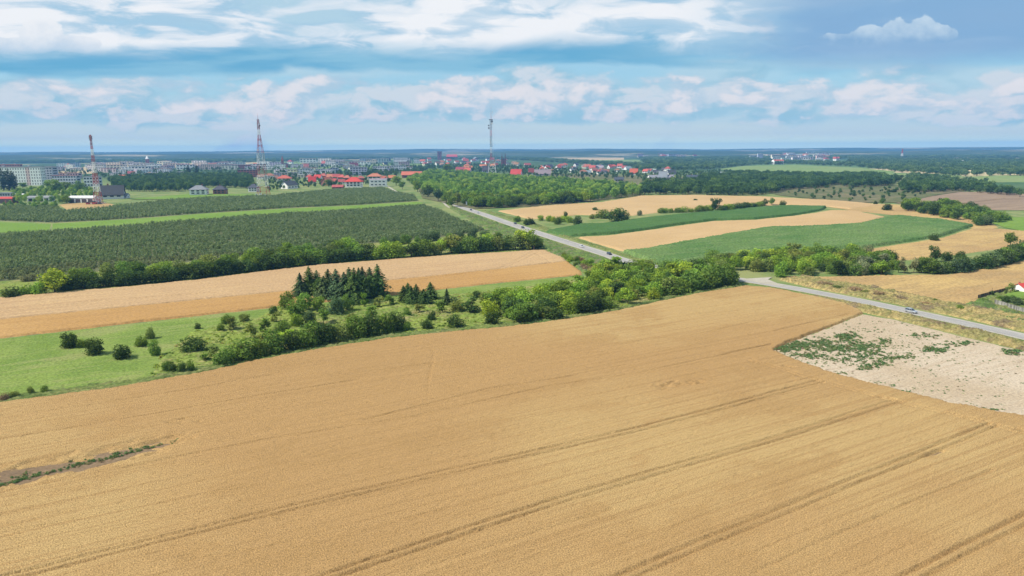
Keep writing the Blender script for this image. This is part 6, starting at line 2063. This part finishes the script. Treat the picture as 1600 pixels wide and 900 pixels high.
# ------------------------------------------------------------------ garden at the right edge
GAR = [(1528, 466), (1560, 458), (1600, 447), (1720, 430), (1720, 520), (1600, 497), (1560, 485), (1535, 476)]
canopy('garden_plants', GAR, 0.35, 0.6, 0.5, 0.22, M['green_verge'], 'tangled green garden plants inside the plank fence at the right edge', 'plants', 0.8, (), (), 0.1, tall=0.7, tall_scale=0.25, seed=20)
sheet('lawn', [(1568, 464), (1590, 455), (1640, 452), (1640, 470), (1590, 470)], M['lime_grass'], 0.95)
canopy('garden_plants', [(1500, 478), (1540, 468), (1560, 480), (1600, 492), (1720, 520), (1720, 545), (1600, 508), (1540, 494)], 0.5, 0.6, 0.5, 0.25, M['bank'], 'green nettles and weeds in front of the grey plank fence', 'plants', 0.8, (), (), 0.1,
       tall=0.8, tall_scale=0.25, seed=21)


def plank_fence(pts, h, pitch, mat, label, name='plank_fence'):
    L = catmull(np.array(PL(pts)), 0.5)
    sarc = np.concatenate([[0], np.cumsum(np.hypot(*np.diff(L, axis=0).T))])
    root = empty(name, (L[0][0], L[0][1], 0))
    pm = MB().box(-0.115, 0.115, -0.014, 0.014, 0.08, h).mesh('plank', mat)
    r = random.Random(2)
    n = int(sarc[-1] / pitch)
    tot = []
    for i in range(n):
        t = i * pitch
        xx, yy = np.interp(t, sarc, L[:, 0]), np.interp(t, sarc, L[:, 1])
        x2, y2 = np.interp(t + 0.4, sarc, L[:, 0]), np.interp(t + 0.4, sarc, L[:, 1])
        a = atan2(y2 - yy, x2 - xx)
        if i < 300:
            o = link('plank', pm, root, (xx - L[0][0], yy - L[0][1], r.uniform(-0.06, 0.04)))
            o.rotation_euler = (r.uniform(-0.03, 0.03), r.uniform(-0.03, 0.03), a)
            g_ = r.uniform(0.12, 0.42)
            o.color = (g_, g_ * 0.96, g_ * 0.88, 1)
        if i % 9 == 0:
            MB().box(-0.06, 0.06, 0.02, 0.14, 0, h * 0.98).build('post', mat, root)
            q = root.children[-1]
            q.color = (0.2, 0.19, 0.17, 1)
            q.location = (xx - L[0][0], yy - L[0][1], 0)
            q.rotation_euler = (0, 0, a)
    for z in (0.4, h - 0.35):
        mb = MB()
        for i in range(0, len(L) - 4, 4):
            p, q = L[i] - L[0], L[min(i + 4, len(L) - 1)] - L[0]
            mb.bar((p[0], p[1] + 0.05, z), (q[0], q[1] + 0.05, z), 0.035)
        mb.build('rail', mat, root).color = (0.25, 0.23, 0.2, 1)
    tag(root, label, 'fence')


plank_fence([(1554, 475), (1570, 480), (1600, 489), (1650, 503)], 2.0, 0.26, M['wood'], 'weathered grey plank fence facing the road at the right edge')
plank_fence([(1528, 467), (1548, 461.5), (1575, 455), (1600, 449), (1640, 440)], 1.8, 0.26, M['darkwood'], 'dark board fence along the back of the garden at right')
PR.seed(90)
for px, py, h, w, colr, lab in [(1550, 462, 9, 8, 'dark', 'dark bush at the dark fence corner'), (1582, 459, 18, 14, 'olive', 'airy young tree behind the dark garden fence'), (1574, 461, 15, 8, 'olive', 'thin sapling left of the airy young tree'),
                                (1575, 474, 13, 14, 'dark', 'dark round garden bush inside the plank fence'), (1592, 478, 14, 20, 'blue', 'grey-green garden bush behind the plank fence'), (1585, 470, 9, 12, 'mid', 'small green garden bush by the lawn'),
                                (1538, 474, 8, 18, 'mid', 'low green bush at the open corner of the garden'), (1504, 485, 9, 13, 'mid', 'round green bush alone on the dry road bank'), (1462, 472, 6, 8, 'mid', 'tiny green bush on the dry road bank'),
                                (1565, 470, 9, 14, 'mid', 'green garden bush left of the lawn')]:
    plant(px, py, h, w, 'sapling' if ('airy' in lab or 'sapling' in lab) else 'bush', colr, 'bush' if 'bush' in lab else 'tree', lab, 'bush' if 'bush' in lab else 'tree')
for px, py, h, w, colr in [(1292, 447, 7, 26, 'brown'), (1340, 457, 8, 28, 'brown'), (1375, 463, 8, 26, 'brown'), (1410, 469, 7, 26, 'brown'), (1450, 478, 6, 22, 'brown'), (1360, 461, 7, 20, 'olive'), (1310, 452, 6, 20, 'olive')]:
    plant(px, py, h, w, 'bush', colr, 'shrub', 'withered %s weed clump on the dry road bank' % {'brown': 'brown', 'olive': 'olive'}[colr], 'shrub', 'withered clumps on the dry road bank')
# house partly in the picture, and the pole at the fence
house(1606, 459, 26, 15, 'gable', 'white', 'bright', 'white garden house with red roof cut by the right picture edge', None, 0.4)
x, y = G(1549, 463)
pl = empty('fence_pole', (x, y, 0))
MB().bar((0, 0, 0), (0, 0, 3.6), 0.07, 8, 0.05).build('shaft', M['darkwood'], pl)
MB().box(-0.12, 0.12, -0.12, 0.12, 3.6, 3.72).build('cap', M['darkwood'], pl)
tag(pl, 'thin wooden pole standing at the corner of the dark garden fence', 'pole')

# ------------------------------------------------------------------ haze
mt = bpy.data.materials.new('haze')
mt.use_nodes = True
nt = NT(mt.node_tree)
nt.n.clear()
out = nt.new('ShaderNodeOutputMaterial')
pv = nt.new('ShaderNodeVolumePrincipled')
pv.inputs['Color'].default_value = (0.17, 0.44, 0.90, 1)
pv.inputs['Density'].default_value = 8.5e-5
pv.inputs['Anisotropy'].default_value = 0.0
nt.l.new(pv.outputs[0], out.inputs['Volume'])
hz = MB().box(-14800, 14800, -14800, 14800, -3.0, 175.0).build('haze', mt)
tag(hz, 'thin blue summer haze lying over the whole country', 'haze', None, 'stuff')
